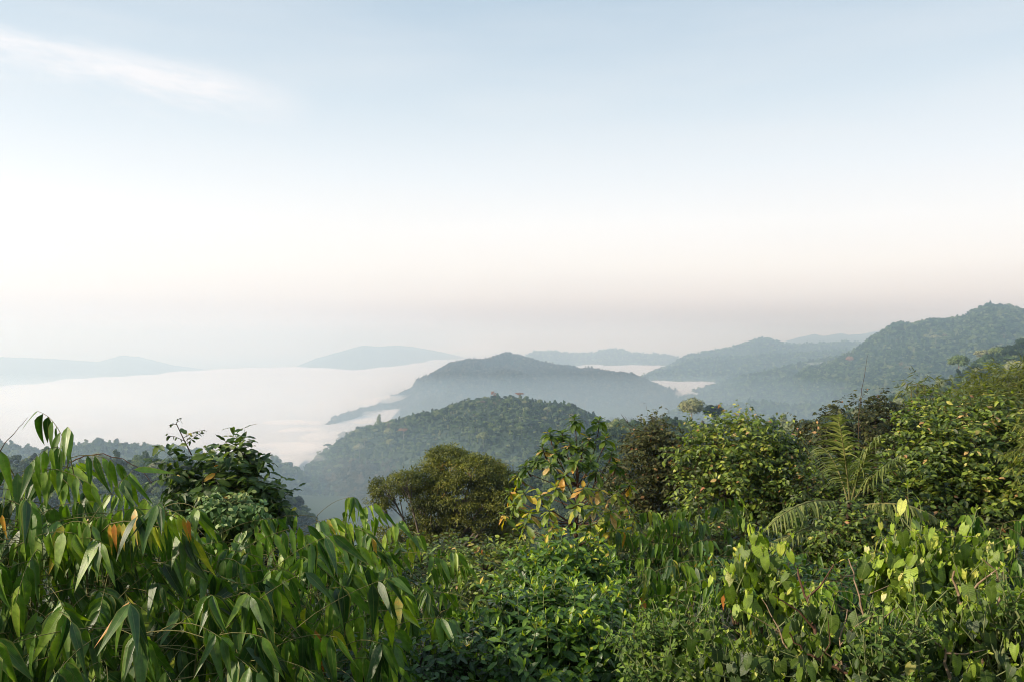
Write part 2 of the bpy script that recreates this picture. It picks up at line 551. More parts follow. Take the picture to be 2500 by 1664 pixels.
M_forest = forest_mat('forest_leaves', [(0.0, (0.014, 0.030, 0.013)), (0.30, (0.038, 0.070, 0.024)), (0.58, (0.085, 0.140, 0.040)), (0.78, (0.16, 0.21, 0.065)), (0.92, (0.26, 0.28, 0.12)), (0.975, (0.15, 0.11, 0.06)), (1.0, (0.19, 0.14, 0.09))])
M_dry = forest_mat('dry_forest_leaves', [(0.0, (0.032, 0.036, 0.020)), (0.40, (0.070, 0.072, 0.038)), (0.70, (0.115, 0.105, 0.058)), (0.90, (0.19, 0.155, 0.09)), (1.0, (0.27, 0.20, 0.125))])
M_pale = forest_mat('pale_crown_leaves', [(0.0, (0.22, 0.25, 0.10)), (1.0, (0.34, 0.34, 0.19))])
M_rust = forest_mat('rust_crown_leaves', [(0.0, (0.34, 0.18, 0.10)), (1.0, (0.42, 0.22, 0.12))])
M_bark_far = simple_mat('forest_bark', (0.16, 0.13, 0.10), (0.34, 0.30, 0.25), 2.0, 0.9)


def crown_mesh(kind, seed, nq, mat, core=True):
    r_ = np.random.default_rng(seed)
    V, Q, n0 = [], [], 0
    lobes = []
    if kind == 'dome':
        for k in range(9):
            a, rr = k * 2.4, 0.62 * math.sqrt((k + 0.3) / 9)
            lobes.append((rr * math.cos(a), rr * math.sin(a), 0.55 - 0.75 * rr ** 2 + r_.uniform(-.12, .16), r_.uniform(0.30, 0.46), 0.8))
    elif kind == 'tall':
        for k in range(9):
            h = k / 8
            a, rr = k * 2.4, 0.34 * (1 - 0.55 * h)
            lobes.append((rr * math.cos(a), rr * math.sin(a), -0.5 + 1.7 * h, r_.uniform(0.30, 0.42) * (1 - 0.35 * h), 1.0))
    elif kind == 'umbrella':
        for k in range(11):
            a, rr = k * 2.4, 0.80 * math.sqrt((k + 0.3) / 11)
            lobes.append((rr * math.cos(a), rr * math.sin(a), 0.45 - 0.38 * rr ** 2 + r_.uniform(-.08, .1), r_.uniform(0.24, 0.34), 0.42))
    else:   # open, layered crown
        for k in range(10):
            a, h = k * 2.4, r_.uniform(-0.3, 0.75)
            rr = r_.uniform(0.35, 0.8) * (1 - 0.4 * max(h, 0))
            lobes.append((rr * math.cos(a), rr * math.sin(a), h, r_.uniform(0.2, 0.34), 0.5))
    per = nq // len(lobes)
    for (x, y, z, rad, fl) in lobes:
        d = r_.normal(size=(per, 3))
        d[:, 2] += 0.35
        d /= np.linalg.norm(d, axis=1)[:, None]
        p = np.array([x, y, z]) + d * rad * np.array([1, 1, fl]) * r_.uniform(0.75, 1.15, (per, 1))
        nn = d + r_.normal(0, 0.45, (per, 3)) + np.array([0, 0, 0.4])
        nn /= np.linalg.norm(nn, axis=1)[:, None]
        a = np.cross(nn, r_.normal(size=(per, 3)))
        a /= np.linalg.norm(a, axis=1)[:, None]
        b = np.cross(nn, a)
        s = r_.uniform(0.055, 0.12, (per, 1)) * (420 / nq) ** 0.5
        c = [p + a * s * 1.3, p + b * s * 0.8 - nn * s * 0.3, p - a * s * 1.2, p - b * s * 0.9 - nn * s * 0.2]
        V.append(np.stack(c, 1).reshape(-1, 3))
        Q.append(np.arange(per * 4).reshape(-1, 4) + n0)
        n0 += per * 4
    if core:
        th = np.linspace(0, 2 * np.pi, 7)[:-1]
        for (x, y, z, rad, fl) in lobes:
            ring = []
            for h, rr in ((-0.75, 0.5), (0.0, 0.82), (0.7, 0.5)):
                ring.append(np.stack([x + np.cos(th) * rad * rr, y + np.sin(th) * rad * rr, np.full(6, z + h * rad * fl)], 1))
            V.append(np.concatenate(ring))
            i = np.arange(6)
            for l in (0, 6):
                Q.append(np.stack([n0 + l + i, n0 + l + (i + 1) % 6, n0 + l + 6 + (i + 1) % 6, n0 + l + 6 + i], 1))
            Q.append(np.array([[n0 + 12, n0 + 13, n0 + 14, n0 + 15], [n0 + 12, n0 + 15, n0 + 16, n0 + 17]]))
            n0 += 18
    return fast_mesh(kind + '_crown', np.concatenate(V), Q, mat, smooth=False)


CK = [('dome', 1), ('dome', 2), ('dome', 3), ('tall', 4), ('dome', 5), ('open', 6), ('umbrella', 7), ('tall', 8)]
CROWN_HI = [crown_mesh(k, s, 900, M_forest) for k, s in CK]
CROWN_LO = [crown_mesh(k, s + 20, 330, M_forest) for k, s in CK]
CROWN_DRY = [crown_mesh(k, s + 80, 330, M_dry) for k, s in CK]


def trunk_mesh(seed):
    r_ = random.Random(seed)
    V, Q, n0 = [], [], 0
    def seg(a, b, r0, r1):
        nonlocal n0
        th = np.arange(5) * 2 * np.pi / 5
        for p, r in ((a, r0), (b, r1)):
            V.append(np.stack([p[0] + np.cos(th) * r, p[1] + np.sin(th) * r, np.full(5, p[2])], 1))
        i = np.arange(5)
        Q.append(np.stack([n0 + i, n0 + (i + 1) % 5, n0 + 5 + (i + 1) % 5, n0 + 5 + i], 1))
        n0 += 10
    seg((0, 0, -2.4), (0.03, 0, 0.1), 0.055, 0.035)
    for k in range(5):
        a = k * 1.3 + r_.random()
        seg((0.03, 0, -0.3 + 0.1 * k), (0.5 * math.cos(a), 0.5 * math.sin(a), 0.35), 0.022, 0.008)
    return fast_mesh('forest_trunk', np.concatenate(V), Q, M_bark_far)


TRUNKS = [trunk_mesh(i) for i in range(3)]

SIL = np.array([(-300, 1100), (0, 1080), (150, 1060), (330, 1150), (400, 1120), (560, 1060), (620, 1060), (700, 1220), (770, 1250), (880, 1310), (900, 1230), (960, 1150), (1080, 1090), (1260, 1160),
                (1300, 1090), (1400, 1020), (1500, 1010), (1600, 1020), (1700, 1080), (1780, 1030), (1900, 1030), (1960, 990), (2200, 980), (2240, 930), (2330, 930), (2400, 890), (2800, 900)], float)


def shown(px, py, Y, own):
    ok = (py < np.interp(px, SIL[:, 0], SIL[:, 1]) + 25) & (px > -20) & (px < 2520)
    for k, h in HILLS.items():
        if k == own: continue
        inr = (px > h.cx[0]) & (px < h.cx[-1])
        ok &= ~(inr & (h.dist(px) < Y - 20) & (h.crest_y(px) < py - 4))
    return ok


def scatter_gn(name, P, rot, scl, idx, meshes, label):
    me = bpy.data.meshes.new(name)
    me.vertices.add(len(P))
    me.vertices.foreach_set('co', P.astype(np.float32).ravel())
    for an, ty, data in (('trot', 'FLOAT', rot), ('tscl', 'FLOAT_VECTOR', scl), ('tidx', 'INT', idx)):
        a = me.attributes.new(an, ty, 'POINT')
        a.data.foreach_set('vector' if ty == 'FLOAT_VECTOR' else 'value', np.ascontiguousarray(data).ravel())
    o = mobj(name, me)
    tag(o, label, None, None, 'stuff')
    key = 'set_' + str(id(meshes))
    coll = bpy.data.collections.get(key)
    if coll is None:
        coll = bpy.data.collections.new(key)
        for i, m in enumerate(meshes):
            coll.objects.link(bpy.data.objects.new('crown_shape_%02d' % i, m))
    ng = bpy.data.node_groups.new(name + '_scatter', 'GeometryNodeTree')
    ng.interface.new_socket('Geometry', in_out='INPUT', socket_type='NodeSocketGeometry')
    ng.interface.new_socket('Geometry', in_out='OUTPUT', socket_type='NodeSocketGeometry')
    N, Lk = ng.nodes, ng.links
    gi, go = N.new('NodeGroupInput'), N.new('NodeGroupOutput')
    ci = N.new('GeometryNodeCollectionInfo')
    ci.inputs['Collection'].default_value = coll
    ci.inputs['Separate Children'].default_value = True
    ci.inputs['Reset Children'].default_value = True
    ip = N.new('GeometryNodeInstanceOnPoints')
    ip.inputs['Pick Instance'].default_value = True
    def attr(nm, ty):
        a = N.new('GeometryNodeInputNamedAttribute')
        a.data_type = ty
        a.inputs['Name'].default_value = nm
        return a.outputs['Attribute']
    cx = N.new('ShaderNodeCombineXYZ')
    Lk.new(attr('trot', 'FLOAT'), cx.inputs[2])
    Lk.new(gi.outputs[0], ip.inputs['Points'])
    Lk.new(ci.outputs[0], ip.inputs['Instance'])
    Lk.new(attr('tidx', 'INT'), ip.inputs['Instance Index'])
    Lk.new(cx.outputs[0], ip.inputs['Rotation'])
    Lk.new(attr('tscl', 'FLOAT_VECTOR'), ip.inputs['Scale'])
    Lk.new(ip.outputs[0], go.inputs[0])
    o.modifiers.new('scatter', 'NODES').node_group = ng


FOREST = {   # key: count, crown radius, share of tall, individuals, noun, back strip
    'wooded': (15000, 3.0, 60, 'forest tree standing on the green wooded hill in the middle', 'dense forest covering the green wooded hill in the middle'),
    'left': (8000, 4.6, 40, 'forest tree on the dark ridge at the left, against the fog', 'forest covering the dark ridge at the left'),
    'near_left': (3200, 3.7, 110, 'forest tree on the nearer slope below the dark left ridge', 'forest covering the nearer slope at the left'),
    'right': (4600, 3.8, 80, 'forest tree on the nearer shoulder at the right, behind the vine thickets', 'forest covering the nearer shoulder at the right'),
    'right_mountain': (26000, 4.9, 0, '', 'hazy forest covering the high mountain at the right'),
    'back_mountain': (30000, 5.2, 0, '', 'hazy forest covering the mountain in the middle, above the fog'),
    'far_right': (9000, 9.0, 0, '', 'pale blue forest on the far hill at the right'),
    'far_spur': (6000, 8.0, 0, '', 'pale blue forest on the spur reaching into the fog'),
    'low_spur': (3000, 7.0, 0, '', 'pale forest on the low spur beside the fog pool'),
    'far_mid': (6000, 10.0, 0, '', 'faint forest on the far ridge behind the middle mountain'),
}


def tree_thing(px, py, Y, z, rad, rot, ci, label, group, meshes=CROWN_HI, stretch=(1, 1, 1), cat='tree', name='forest_tree'):
    x = (px - CX) / F * Y
    root = empty(name, (x, Y, z), label, cat, group)
    root.rotation_euler = (0, 0, rot)
    root.scale = (rad * stretch[0], rad * stretch[1], rad * stretch[2])
    c = mobj('crown', meshes[ci], root, (0, 0, 1.15))
    mobj('trunk', TRUNKS[ci % 3], root, (0, 0, 1.15))
    return root


LANDMARKS = {
    'near_left': ('near left slope', [(120, 'at left edge'), (220, 'behind tallest bamboo'), (330, 'behind arching stalk'), (420, 'left of young tree'), (620, 'behind young tree'), (9999, 'right of young tree')]),
    'left': ('dark left ridge', [(120, 'at left edge'), (250, 'above tallest bamboo'), (350, 'above arching stalk'), (480, 'left of young tree'), (9999, 'right of young tree')]),
    'wooded': ('the wooded hill', [(900, 'beside the fog'), (1020, 'near the pinkish tree'), (1160, 'above the olive tree'), (1290, 'near the orange trees'), (1420, 'behind the sapling'), (9999, 'right of the sapling')]),
    'right': ('the right shoulder', [(1560, 'right of the sapling'), (1780, 'near the big tree'), (2000, 'left of brown bush'), (2200, 'above brown bush'), (2360, 'left of bare tree'), (9999, 'at the right edge')])}
CROWN_WORD = ['broad round', 'bushy', 'uneven round', 'tall slim', 'lumpy', 'open layered', 'flat topped', 'tall pointed']


LABELLED = {}


def forest_label(root, key, px, s, ci):
    hill_, marks = LANDMARKS[key]
    where = 'atop' if s > -25 else ('high on' if s > -90 else 'low on')
    LABELLED.setdefault('%s tree %s %s, %s' % (CROWN_WORD[ci], where, hill_, next(t for lim, t in marks if px < lim)), []).append((px, root))


ORDINAL = ['first', 'second', 'third', 'fourth', 'fifth', 'sixth', 'seventh', 'eighth', 'ninth', 'tenth', 'eleventh', 'twelfth']


def finish_labels():
    for lab, rows in LABELLED.items():
        rows.sort(key=lambda r: r[0])
        for i, (_, root) in enumerate(rows):
            root['label'] = lab if len(rows) == 1 else lab + ', ' + ORDINAL[i] + ' from left'


def plant_forests():
    for key, (n, rad, nind, lab, lab2) in FOREST.items():
        h = HILLS[key]
        r_ = np.random.default_rng(h.seed + 900)
        px = r_.uniform(max(h.cx[0], -260), min(h.cx[-1], 2760), n)
        u_ = r_.random(n)
        s = np.where(u_ < 0.86, -h.lf * 0.92 * (u_ / 0.86) ** 1.25, 60 * (u_ - 0.86) / 0.14)
        Y = h.dist(px) + s
        z = h.z(px, Y)
        m = (z > (-224 if key in ('back_mountain', 'right_mountain') else -300)) & (Y > 60)
        px, Y, z = px[m], Y[m], z[m]
        n = len(px)
        x = (px - CX) / F * Y
        clump = fbm(x / (rad * 14), Y / (rad * 14), h.seed + 7, 3)
        rr = rad * np.exp(r_.normal(0, 0.34, n)) * (1 + 0.35 * clump)
        tall = r_.random(n) < (0.06 if nind else 0.0)
        rr = np.minimum(rr, rad * 1.7)
        rr = np.where(tall, np.minimum(rr * 1.35, rad * 1.75), rr)
        idx = r_.integers(0, len(CK), n)
        idx = np.where(tall & (idx == 6), 1, idx)
        if key == 'wooded':
            crest_d = np.abs(Y - h.dist(px))
            fine = (crest_d > 30) & (px > 900)
            rr = np.where(fine & ~tall, rr * 0.72, rr)
        lift = r_.uniform(0.3, 0.75, n) * rr
        lift = np.where(tall, rr * 0.85, lift)
        py = CY - (z + lift + rr * 0.6) / Y * F
        rot = r_.uniform(0, 6.28, n)
        scl = np.stack([rr * r_.uniform(0.85, 1.15, n), rr * r_.uniform(0.85, 1.15, n), rr * r_.uniform(0.8, 1.25, n)], 1)
        single = np.zeros(n, bool)
        if nind:
            vis = shown(px, py, Y, key) & (s[m] < 25)
            score = np.where(vis, rr / Y, 0)
            best = np.argsort(-score)[:nind]
            best = best[score[best] > 0]
            single[best] = True
            for i in best:
                root = tree_thing(px[i], py[i], Y[i], z[i] + lift[i] - 1.15 * scl[i, 2], 1.0, rot[i], int(idx[i]), None, 'forest trees on the hills: ' + h.name.replace('_', ' '), stretch=tuple(scl[i]))
                forest_label(root, key, px[i], float(s[m][i]), int(idx[i]))
        keep = ~single
        P = np.stack([x, Y, z + lift], 1)[keep]
        far = key.startswith(('far', 'low', 'back'))
        scatter_gn('woodland' if nind else 'far_woodland', P, rot[keep], scl[keep], idx[keep].astype(np.int32), CROWN_DRY if key == 'back_mountain' else CROWN_LO if far else CROWN_HI, lab2)


plant_forests()
finish_labels()

# trees that stand out in the photograph
PALE = [crown_mesh(k, s + 40, 900, M_pale) for k, s in CK]
RUST = [crown_mesh(k, s + 60, 900, M_rust) for k, s in CK]
for (px, py, key, rad, ci, meshes, label) in [
        (828, 1145, 'wooded', 8.0, 6, PALE, 'pale umbrella-crowned tree with a bare trunk on the lower left of the green wooded hill'),
        (985, 1055, 'wooded', 7.0, 6, RUST, 'greyish pink umbrella tree on the left shoulder of the green wooded hill'),
        (950, 1060, 'wooded', 7.5, 0, PALE, 'cream crowned tree just left of the pink umbrella tree on the wooded hill'),
        (955, 1085, 'wooded', 7.5, 1, PALE, 'pale yellow green tree below the cream crowned tree on the wooded hill'),
        (878, 1102, 'wooded', 8.5, 0, PALE, 'broad pale green tree near the fog edge of the green wooded hill'),
        (890, 1078, 'wooded', 6.5, 5, PALE, 'light green open tree above the broad pale tree by the fog edge'),
        (1205, 955, 'wooded', 5.0, 5, RUST, 'orange tree on the crest of the green wooded hill, left one of two'),
        (1268, 960, 'wooded', 5.5, 6, RUST, 'orange flat topped tree on the wooded crest, right of the other orange tree'),
        (1336, 1005, 'wooded', 5.0, 2, PALE, 'small pale green tree below the crest at the right of the wooded hill'),
        (1180, 1075, 'wooded', 8.0, 1, PALE, 'light green round tree in the middle of the wooded slope, above the olive tree'),
        (778, 1108, 'wooded', 5.5, 5, CROWN_HI, 'open dark crowned tree at the foot of the wooded hill, standing over the fog'),
        (800, 1090, 'wooded', 6.0, 6, CROWN_HI, 'dark flat crowned tree beside the foot of the wooded hill, above the fog edge'),
        (925, 1025, 'wooded', 6.0, 3, CROWN_HI, 'tall slim tree with a bare trunk on the left crest of the wooded hill'),
        (250, 1172, 'near_left', 4.5, 6, PALE, 'small creamy umbrella tree on the nearer slope at the left'),
        (235, 1145, 'near_left', 7.0, 0, PALE, 'large pale green tree on the nearer slope behind the arching stalk'),
        (385, 1150, 'near_left', 5.5, 2, PALE, 'pale green tree just left of the leafy young tree, on the nearer slope'),
        (1688, 1005, 'right', 7.5, 0, CROWN_HI, 'big dark round tree above the vine thickets, standing over the right shoulder'),
        (1742, 1018, 'right', 6.5, 1, CROWN_HI, 'lower dark tree right of the big round tree on the nearer shoulder'),
        (2396, 868, 'right', 6.0, 5, PALE, 'tall half bare pale tree on the right shoulder beside the mountain'),
        (2340, 895, 'right', 7.5, 0, CROWN_HI, 'large dark tree on the right shoulder, left of the half bare pale tree'),
        (2480, 905, 'right', 6.5, 2, PALE, 'light green round tree on the right shoulder at the edge of the photograph'),
        (2285, 830, 'right_mountain', 13, 6, PALE, 'pale umbrella tree on the lower slope of the high right mountain'),
        (2075, 880, 'right_mountain', 11, 0, RUST, 'faint pinkish crowned tree on the left slope of the high right mountain')]:
    h = HILLS[key]
    # walk down the slope towards the camera until the ground lies under this tree in view
    rc = float(h.dist(px))
    bestY, bd = rc, 1e9
    for s in np.linspace(15, -h.lf * 0.95, 140):
        Yt = rc + s
        zt = float(h.z(px, Yt))
        e = abs(CY - (zt + rad * 1.5) / Yt * F - py)
        if e < bd: bd, bestY = e, Yt
    zt = float(h.z(px, bestY))
    tree_thing(px, py, bestY, zt + 0.35 * rad, rad * 1.2, px * 0.7, ci, label, None, meshes)

# ------------------------------------------------------------------ leaf shapes
def leaf_shape(kind, var, lod=0):
    """canonical leaf along +Y from the stalk (0) to the tip (1), upper face +Z; returns V, quads, uv"""
    r = random.Random(kind + str(var))
    P = dict(bamboo=(10, 5, 0.24), slim=(7, 3, 0.13), oval=(8, 5, 0.46), lance=(8, 5, 0.36), small=(5, 3, 0.52), heart=(8, 5, 0.74), tuft=(4, 3, 0.30))[kind]
    nv, nc, wd = P
    if lod: nv, nc = (5, 3) if kind in ('bamboo', 'heart', 'lance', 'oval') else (4, 3)
    fold = r.uniform(0.06, 0.30)
    droop = r.uniform(0.02, 0.30) if kind != 'small' else r.uniform(0.0, 0.25)
    twist = r.uniform(-0.35, 0.35)
    bend = r.uniform(-0.10, 0.10)
    if var >= 6:                     # a few curled, folded old leaves
        fold, droop, twist, bend = r.uniform(0.6, 1.1), r.uniform(0.25, 0.5), r.uniform(-0.9, 0.9), r.uniform(-0.2, 0.2)
    wave = 0.0 if kind in ('bamboo', 'slim', 'tuft') else 0.028
    ph = r.uniform(0, 6)
    V, UV = [], []
    for i in range(nv):
        t = i / (nv - 1)
        if kind == 'bamboo':
            w = (min(t / 0.20, 1) ** 0.6) * (1 - max(0, (t - 0.20) / 0.80) ** 1.3)
        elif kind in ('slim', 'tuft'):
            w = (min(t / 0.25, 1) ** 0.8) * (1 - max(0, (t - 0.25) / 0.75) ** 1.6)
        elif kind == 'heart':
            w = ((t + 0.06) / 0.30) ** 0.45 * max(0.0, 1 - t) ** 0.85 * 1.18 if t < 1 else 0
            w = min(w, 1.0) if t > 0 else 0.55
        elif kind == 'lance':
            w = math.sin(math.pi * min(1, t ** 1.25)) ** 0.85
        else:
            w = math.sin(math.pi * t ** 0.85) ** 0.75
        w = max(w, 0.012)
        for j in range(nc):
            u = j / (nc - 1) * 2 - 1
            x = u * w * wd * 0.5
            y = t - (0.20 * (1 - t) ** 2 * abs(u) ** 1.5 if kind == 'heart' else 0)
            ax = abs(x)
            z = fold * ax * (1.0 if kind != 'bamboo' else 1.3) - droop * t * t
            if kind == 'heart': z -= 0.35 * ax * ax / wd
            z += wave * math.sin(t * 15 + ph + u * 1.5) * abs(u)
            a = twist * t
            x2, z2 = x * math.cos(a) - 0, z + x * math.sin(a)
            V.append((x2 + bend * t * t, y, z2))
            UV.append((0.5 + u * 0.5, t))
    q = []
    for i in range(nv - 1):
        for j in range(nc - 1):
            a = i * nc + j
            q.append((a, a + 1, a + nc + 1, a + nc))
    return np.array(V), np.array(q), np.array(UV)


NVAR = 8
SHAPES = {(k, v, l): leaf_shape(k, v, l) for k in ('bamboo', 'slim', 'oval', 'lance', 'small', 'heart', 'tuft') for v in range(NVAR) for l in (0, 1)}


def leaf_mat(name, stops, tip=None, gloss=0.42, spec=0.5, trans=0.28, veins='side', rib=(0.20, 0.24, 0.07), spots=(0.10, 0.06, 0.02), spot_amt=0.35, tcol=None):
    """stops: colours along the leaf's own random number; tip: (colour) for browned leaf tips"""
    stops = [(p_, tuple(min(0.62, c * (1.12 + 0.62 * min(1, p_ * 1.4))) for c in col_)) for p_, col_ in stops]
    t = NT(name)
    oi = t.new('ShaderNodeObjectInfo')
    at = t.new('ShaderNodeAttribute', attribute_name='leafcol')
    so, sa_ = t.new('ShaderNodeSeparateColor'), t.new('ShaderNodeSeparateColor')
    t.l.new(oi.outputs['Color'], so.inputs[0])
    t.l.new(at.outputs['Color'], sa_.inputs[0])
    rnd = t.math('ADD', so.outputs[0], sa_.outputs[0], clamp=True)
    rnd2 = t.math('ADD', so.outputs[1], sa_.outputs[1], clamp=True)
    uv = t.new('ShaderNodeUVMap', uv_map='UVMap')
    su = t.new('ShaderNodeSeparateXYZ')
    t.l.new(uv.outputs[0], su.inputs[0])
    U, Vv = su.outputs[0], su.outputs[1]
    geo = t.new('ShaderNodeNewGeometry')
    nz1 = t.noise(geo.outputs['Position'], 22.0, 4, 0.65)
    col = t.ramp(t.math('MULTIPLY_ADD', t.math('SUBTRACT', nz1, 0.5), 0.12, rnd), stops)
    au = t.math('ABSOLUTE', t.math('SUBTRACT', U, 0.5))
    # mottling and lighter veins
    bright = t.math('MULTIPLY_ADD', nz1, 1.5, 0.22)
    if veins == 'side':
        vn = t.math('SINE', t.math('MULTIPLY', t.math('SUBTRACT', Vv, t.math('MULTIPLY', au, 0.45)), 62.0))
        vmask = t.math('POWER', t.math('MULTIPLY_ADD', vn, 0.5, 0.5), 5.0)
    else:
        vn = t.math('SINE', t.math('MULTIPLY', U, 75.0))
        vmask = t.math('POWER', t.math('MULTIPLY_ADD', vn, 0.5, 0.5), 3.0)
    hs = t.new('ShaderNodeHueSaturation')
    t.l.new(col, hs.inputs['Color'])
    t.put(hs.inputs['Value'], t.math('MULTIPLY_ADD', vmask, 0.30, bright))
    col = hs.outputs[0]
    ribm = t.math('SUBTRACT', 1.0, t.math('MULTIPLY', au, 26.0), clamp=True)
    col = t.mix(t.math('MULTIPLY', ribm, 0.7), col, rib)
    nz2 = t.noise(geo.outputs['Position'], 60.0, 3, 0.7)
    sp = t.math('MULTIPLY', t.math('MULTIPLY_ADD', nz2, 9.0, -5.6, clamp=True), spot_amt)
    col = t.mix(sp, col, spots)
    if tip:
        edge = t.math('ADD', Vv, t.math('MULTIPLY', t.math('SUBTRACT', nz1, 0.5), 0.5))
        tipm = t.math('MULTIPLY', t.math('SUBTRACT', edge, t.math('MULTIPLY_ADD', t.math('POWER', rnd2, 3.0), -0.42, 1.22)), 6.0, clamp=True)
        col = t.mix(tipm, col, tip)
    if veins == 'par':
        edge2 = t.math('MULTIPLY', t.math('MULTIPLY', t.math('SUBTRACT', au, 0.36), 9.0, clamp=True), t.math('POWER', rnd2, 1.6))
        col = t.mix(t.math('MULTIPLY', edge2, 0.75), col, (0.27, 0.27, 0.06))
    b = t.new('ShaderNodeBsdfPrincipled')
    t.l.new(col, b.inputs['Base Color'])
    t.put(b.inputs['Roughness'], t.math('MULTIPLY_ADD', nz1, 0.25, gloss - 0.12))
    b.inputs['Specular IOR Level'].default_value = spec
    bp = t.new('ShaderNodeBump')
    bp.inputs['Strength'].default_value = 0.2
    bp.inputs['Distance'].default_value = 0.004
    t.l.new(t.math('ADD', vmask, t.math('MULTIPLY', ribm, -1.2)), bp.inputs['Height'])
    t.l.new(bp.outputs[0], b.inputs['Normal'])
    tr = t.new('ShaderNodeBsdfTranslucent')
    hs2 = t.new('ShaderNodeHueSaturation')
    hs2.inputs['Saturation'].default_value = 1.15
    hs2.inputs['Value'].default_value = 1.5
    t.l.new(col, hs2.inputs['Color'])
    t.l.new(hs2.outputs[0], tr.inputs['Color'])
    ms = t.new('ShaderNodeMixShader')
    ms.inputs[0].default_value = trans
    t.l.new(b.outputs[0], ms.inputs[1])
    t.l.new(tr.outputs[0], ms.inputs[2])
    t.l.new(ms.outputs[0], t.out.inputs[0])
    return t.m


BROWN, TAN = (0.16, 0.075, 0.03), (0.30, 0.20, 0.09)
LM = {
    'bamboo': leaf_mat('bamboo_leaf', [(0.0, (0.012, 0.036, 0.009)), (0.28, (0.034, 0.082, 0.012)), (0.54, (0.085, 0.158, 0.018)), (0.80, (0.19, 0.26, 0.026)),
                                       (0.93, (0.26, 0.25, 0.04)), (0.955, (0.45, 0.19, 0.03)), (1.0, (0.34, 0.12, 0.03))], tip=TAN, gloss=0.36, spec=0.62, veins='par', trans=0.28),
    'dark_oval': leaf_mat('shrub_leaf', [(0.0, (0.016, 0.040, 0.010)), (0.5, (0.040, 0.075, 0.014)), (0.85, (0.09, 0.13, 0.02)), (0.96, (0.20, 0.19, 0.03)), (1.0, (0.28, 0.14, 0.03))],
                          tip=BROWN, gloss=0.45, spec=0.4),
    'pale_vine': leaf_mat('pale_vine_leaf', [(0.0, (0.05, 0.10, 0.03)), (0.6, (0.11, 0.19, 0.06)), (1.0, (0.24, 0.27, 0.10))], gloss=0.5),
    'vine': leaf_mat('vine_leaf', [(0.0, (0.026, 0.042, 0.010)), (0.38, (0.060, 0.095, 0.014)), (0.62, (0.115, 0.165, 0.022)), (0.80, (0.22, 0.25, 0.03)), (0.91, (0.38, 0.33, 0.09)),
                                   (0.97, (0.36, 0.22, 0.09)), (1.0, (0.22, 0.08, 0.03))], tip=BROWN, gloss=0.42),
    'brown_vine': leaf_mat('brown_vine_leaf', [(0.0, (0.022, 0.028, 0.010)), (0.4, (0.048, 0.056, 0.015)), (0.7, (0.078, 0.078, 0.022)), (0.88, (0.13, 0.15, 0.03)), (0.95, (0.20, 0.09, 0.045)), (1.0, (0.30, 0.18, 0.07))],
                           tip=BROWN, gloss=0.5, spec=0.35),
    'whorl': leaf_mat('rosette_leaf', [(0.0, (0.028, 0.058, 0.012)), (0.35, (0.060, 0.105, 0.016)), (0.60, (0.13, 0.18, 0.022)), (0.78, (0.22, 0.24, 0.03)), (0.85, (0.42, 0.26, 0.03)), (0.91, (0.58, 0.20, 0.045)), (1.0, (0.60, 0.27, 0.12))],
                      tip=(0.42, 0.17, 0.05), gloss=0.45, trans=0.35),
    'coffee': leaf_mat('glossy_shrub_leaf', [(0.0, (0.018, 0.048, 0.010)), (0.45, (0.040, 0.092, 0.013)), (0.72, (0.085, 0.15, 0.016)), (0.88, (0.17, 0.25, 0.02)), (0.97, (0.33, 0.33, 0.03)), (1.0, (0.40, 0.26, 0.04))],
                       gloss=0.34, spec=0.5, trans=0.25),
    'heart': leaf_mat('heart_leaf', [(0.0, (0.018, 0.038, 0.009)), (0.3, (0.045, 0.078, 0.013)), (0.6, (0.10, 0.15, 0.018)), (0.85, (0.20, 0.27, 0.03)), (0.95, (0.36, 0.34, 0.08)), (1.0, (0.48, 0.38, 0.16))],
                      tip=(0.33, 0.24, 0.07), gloss=0.46, spec=0.4, trans=0.30, rib=(0.22, 0.27, 0.07)),
    'weed': leaf_mat('weed_leaf', [(0.0, (0.03, 0.06, 0.010)), (0.5, (0.075, 0.13, 0.016)), (1.0, (0.22, 0.30, 0.045))], gloss=0.5, trans=0.35),
    'fine': leaf_mat('fine_bamboo_leaf', [(0.0, (0.025, 0.038, 0.008)), (0.5, (0.065, 0.085, 0.012)), (0.85, (0.14, 0.16, 0.02)), (1.0, (0.24, 0.20, 0.04))], gloss=0.45, veins='par', trans=0.35),
    'round': leaf_mat('round_tree_leaf', [(0.0, (0.040, 0.052, 0.011)), (0.5, (0.092, 0.104, 0.016)), (0.82, (0.15, 0.155, 0.022)), (0.96, (0.15, 0.12, 0.025)), (1.0, (0.19, 0.10, 0.03))], gloss=0.5, spec=0.3, trans=0.3),
    'palm': leaf_mat('palm_leaflet', [(0.0, (0.05, 0.075, 0.018)), (0.5, (0.11, 0.14, 0.03)), (1.0, (0.22, 0.23, 0.07))], gloss=0.38, veins='par', trans=0.3),
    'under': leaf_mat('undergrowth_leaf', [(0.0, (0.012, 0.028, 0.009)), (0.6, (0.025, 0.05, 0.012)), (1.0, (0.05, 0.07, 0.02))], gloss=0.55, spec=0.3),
}


def bark_mat(name, c1, c2, sc=30.0):
    return simple_mat(name, c1, c2, sc, 0.75, 0.004)


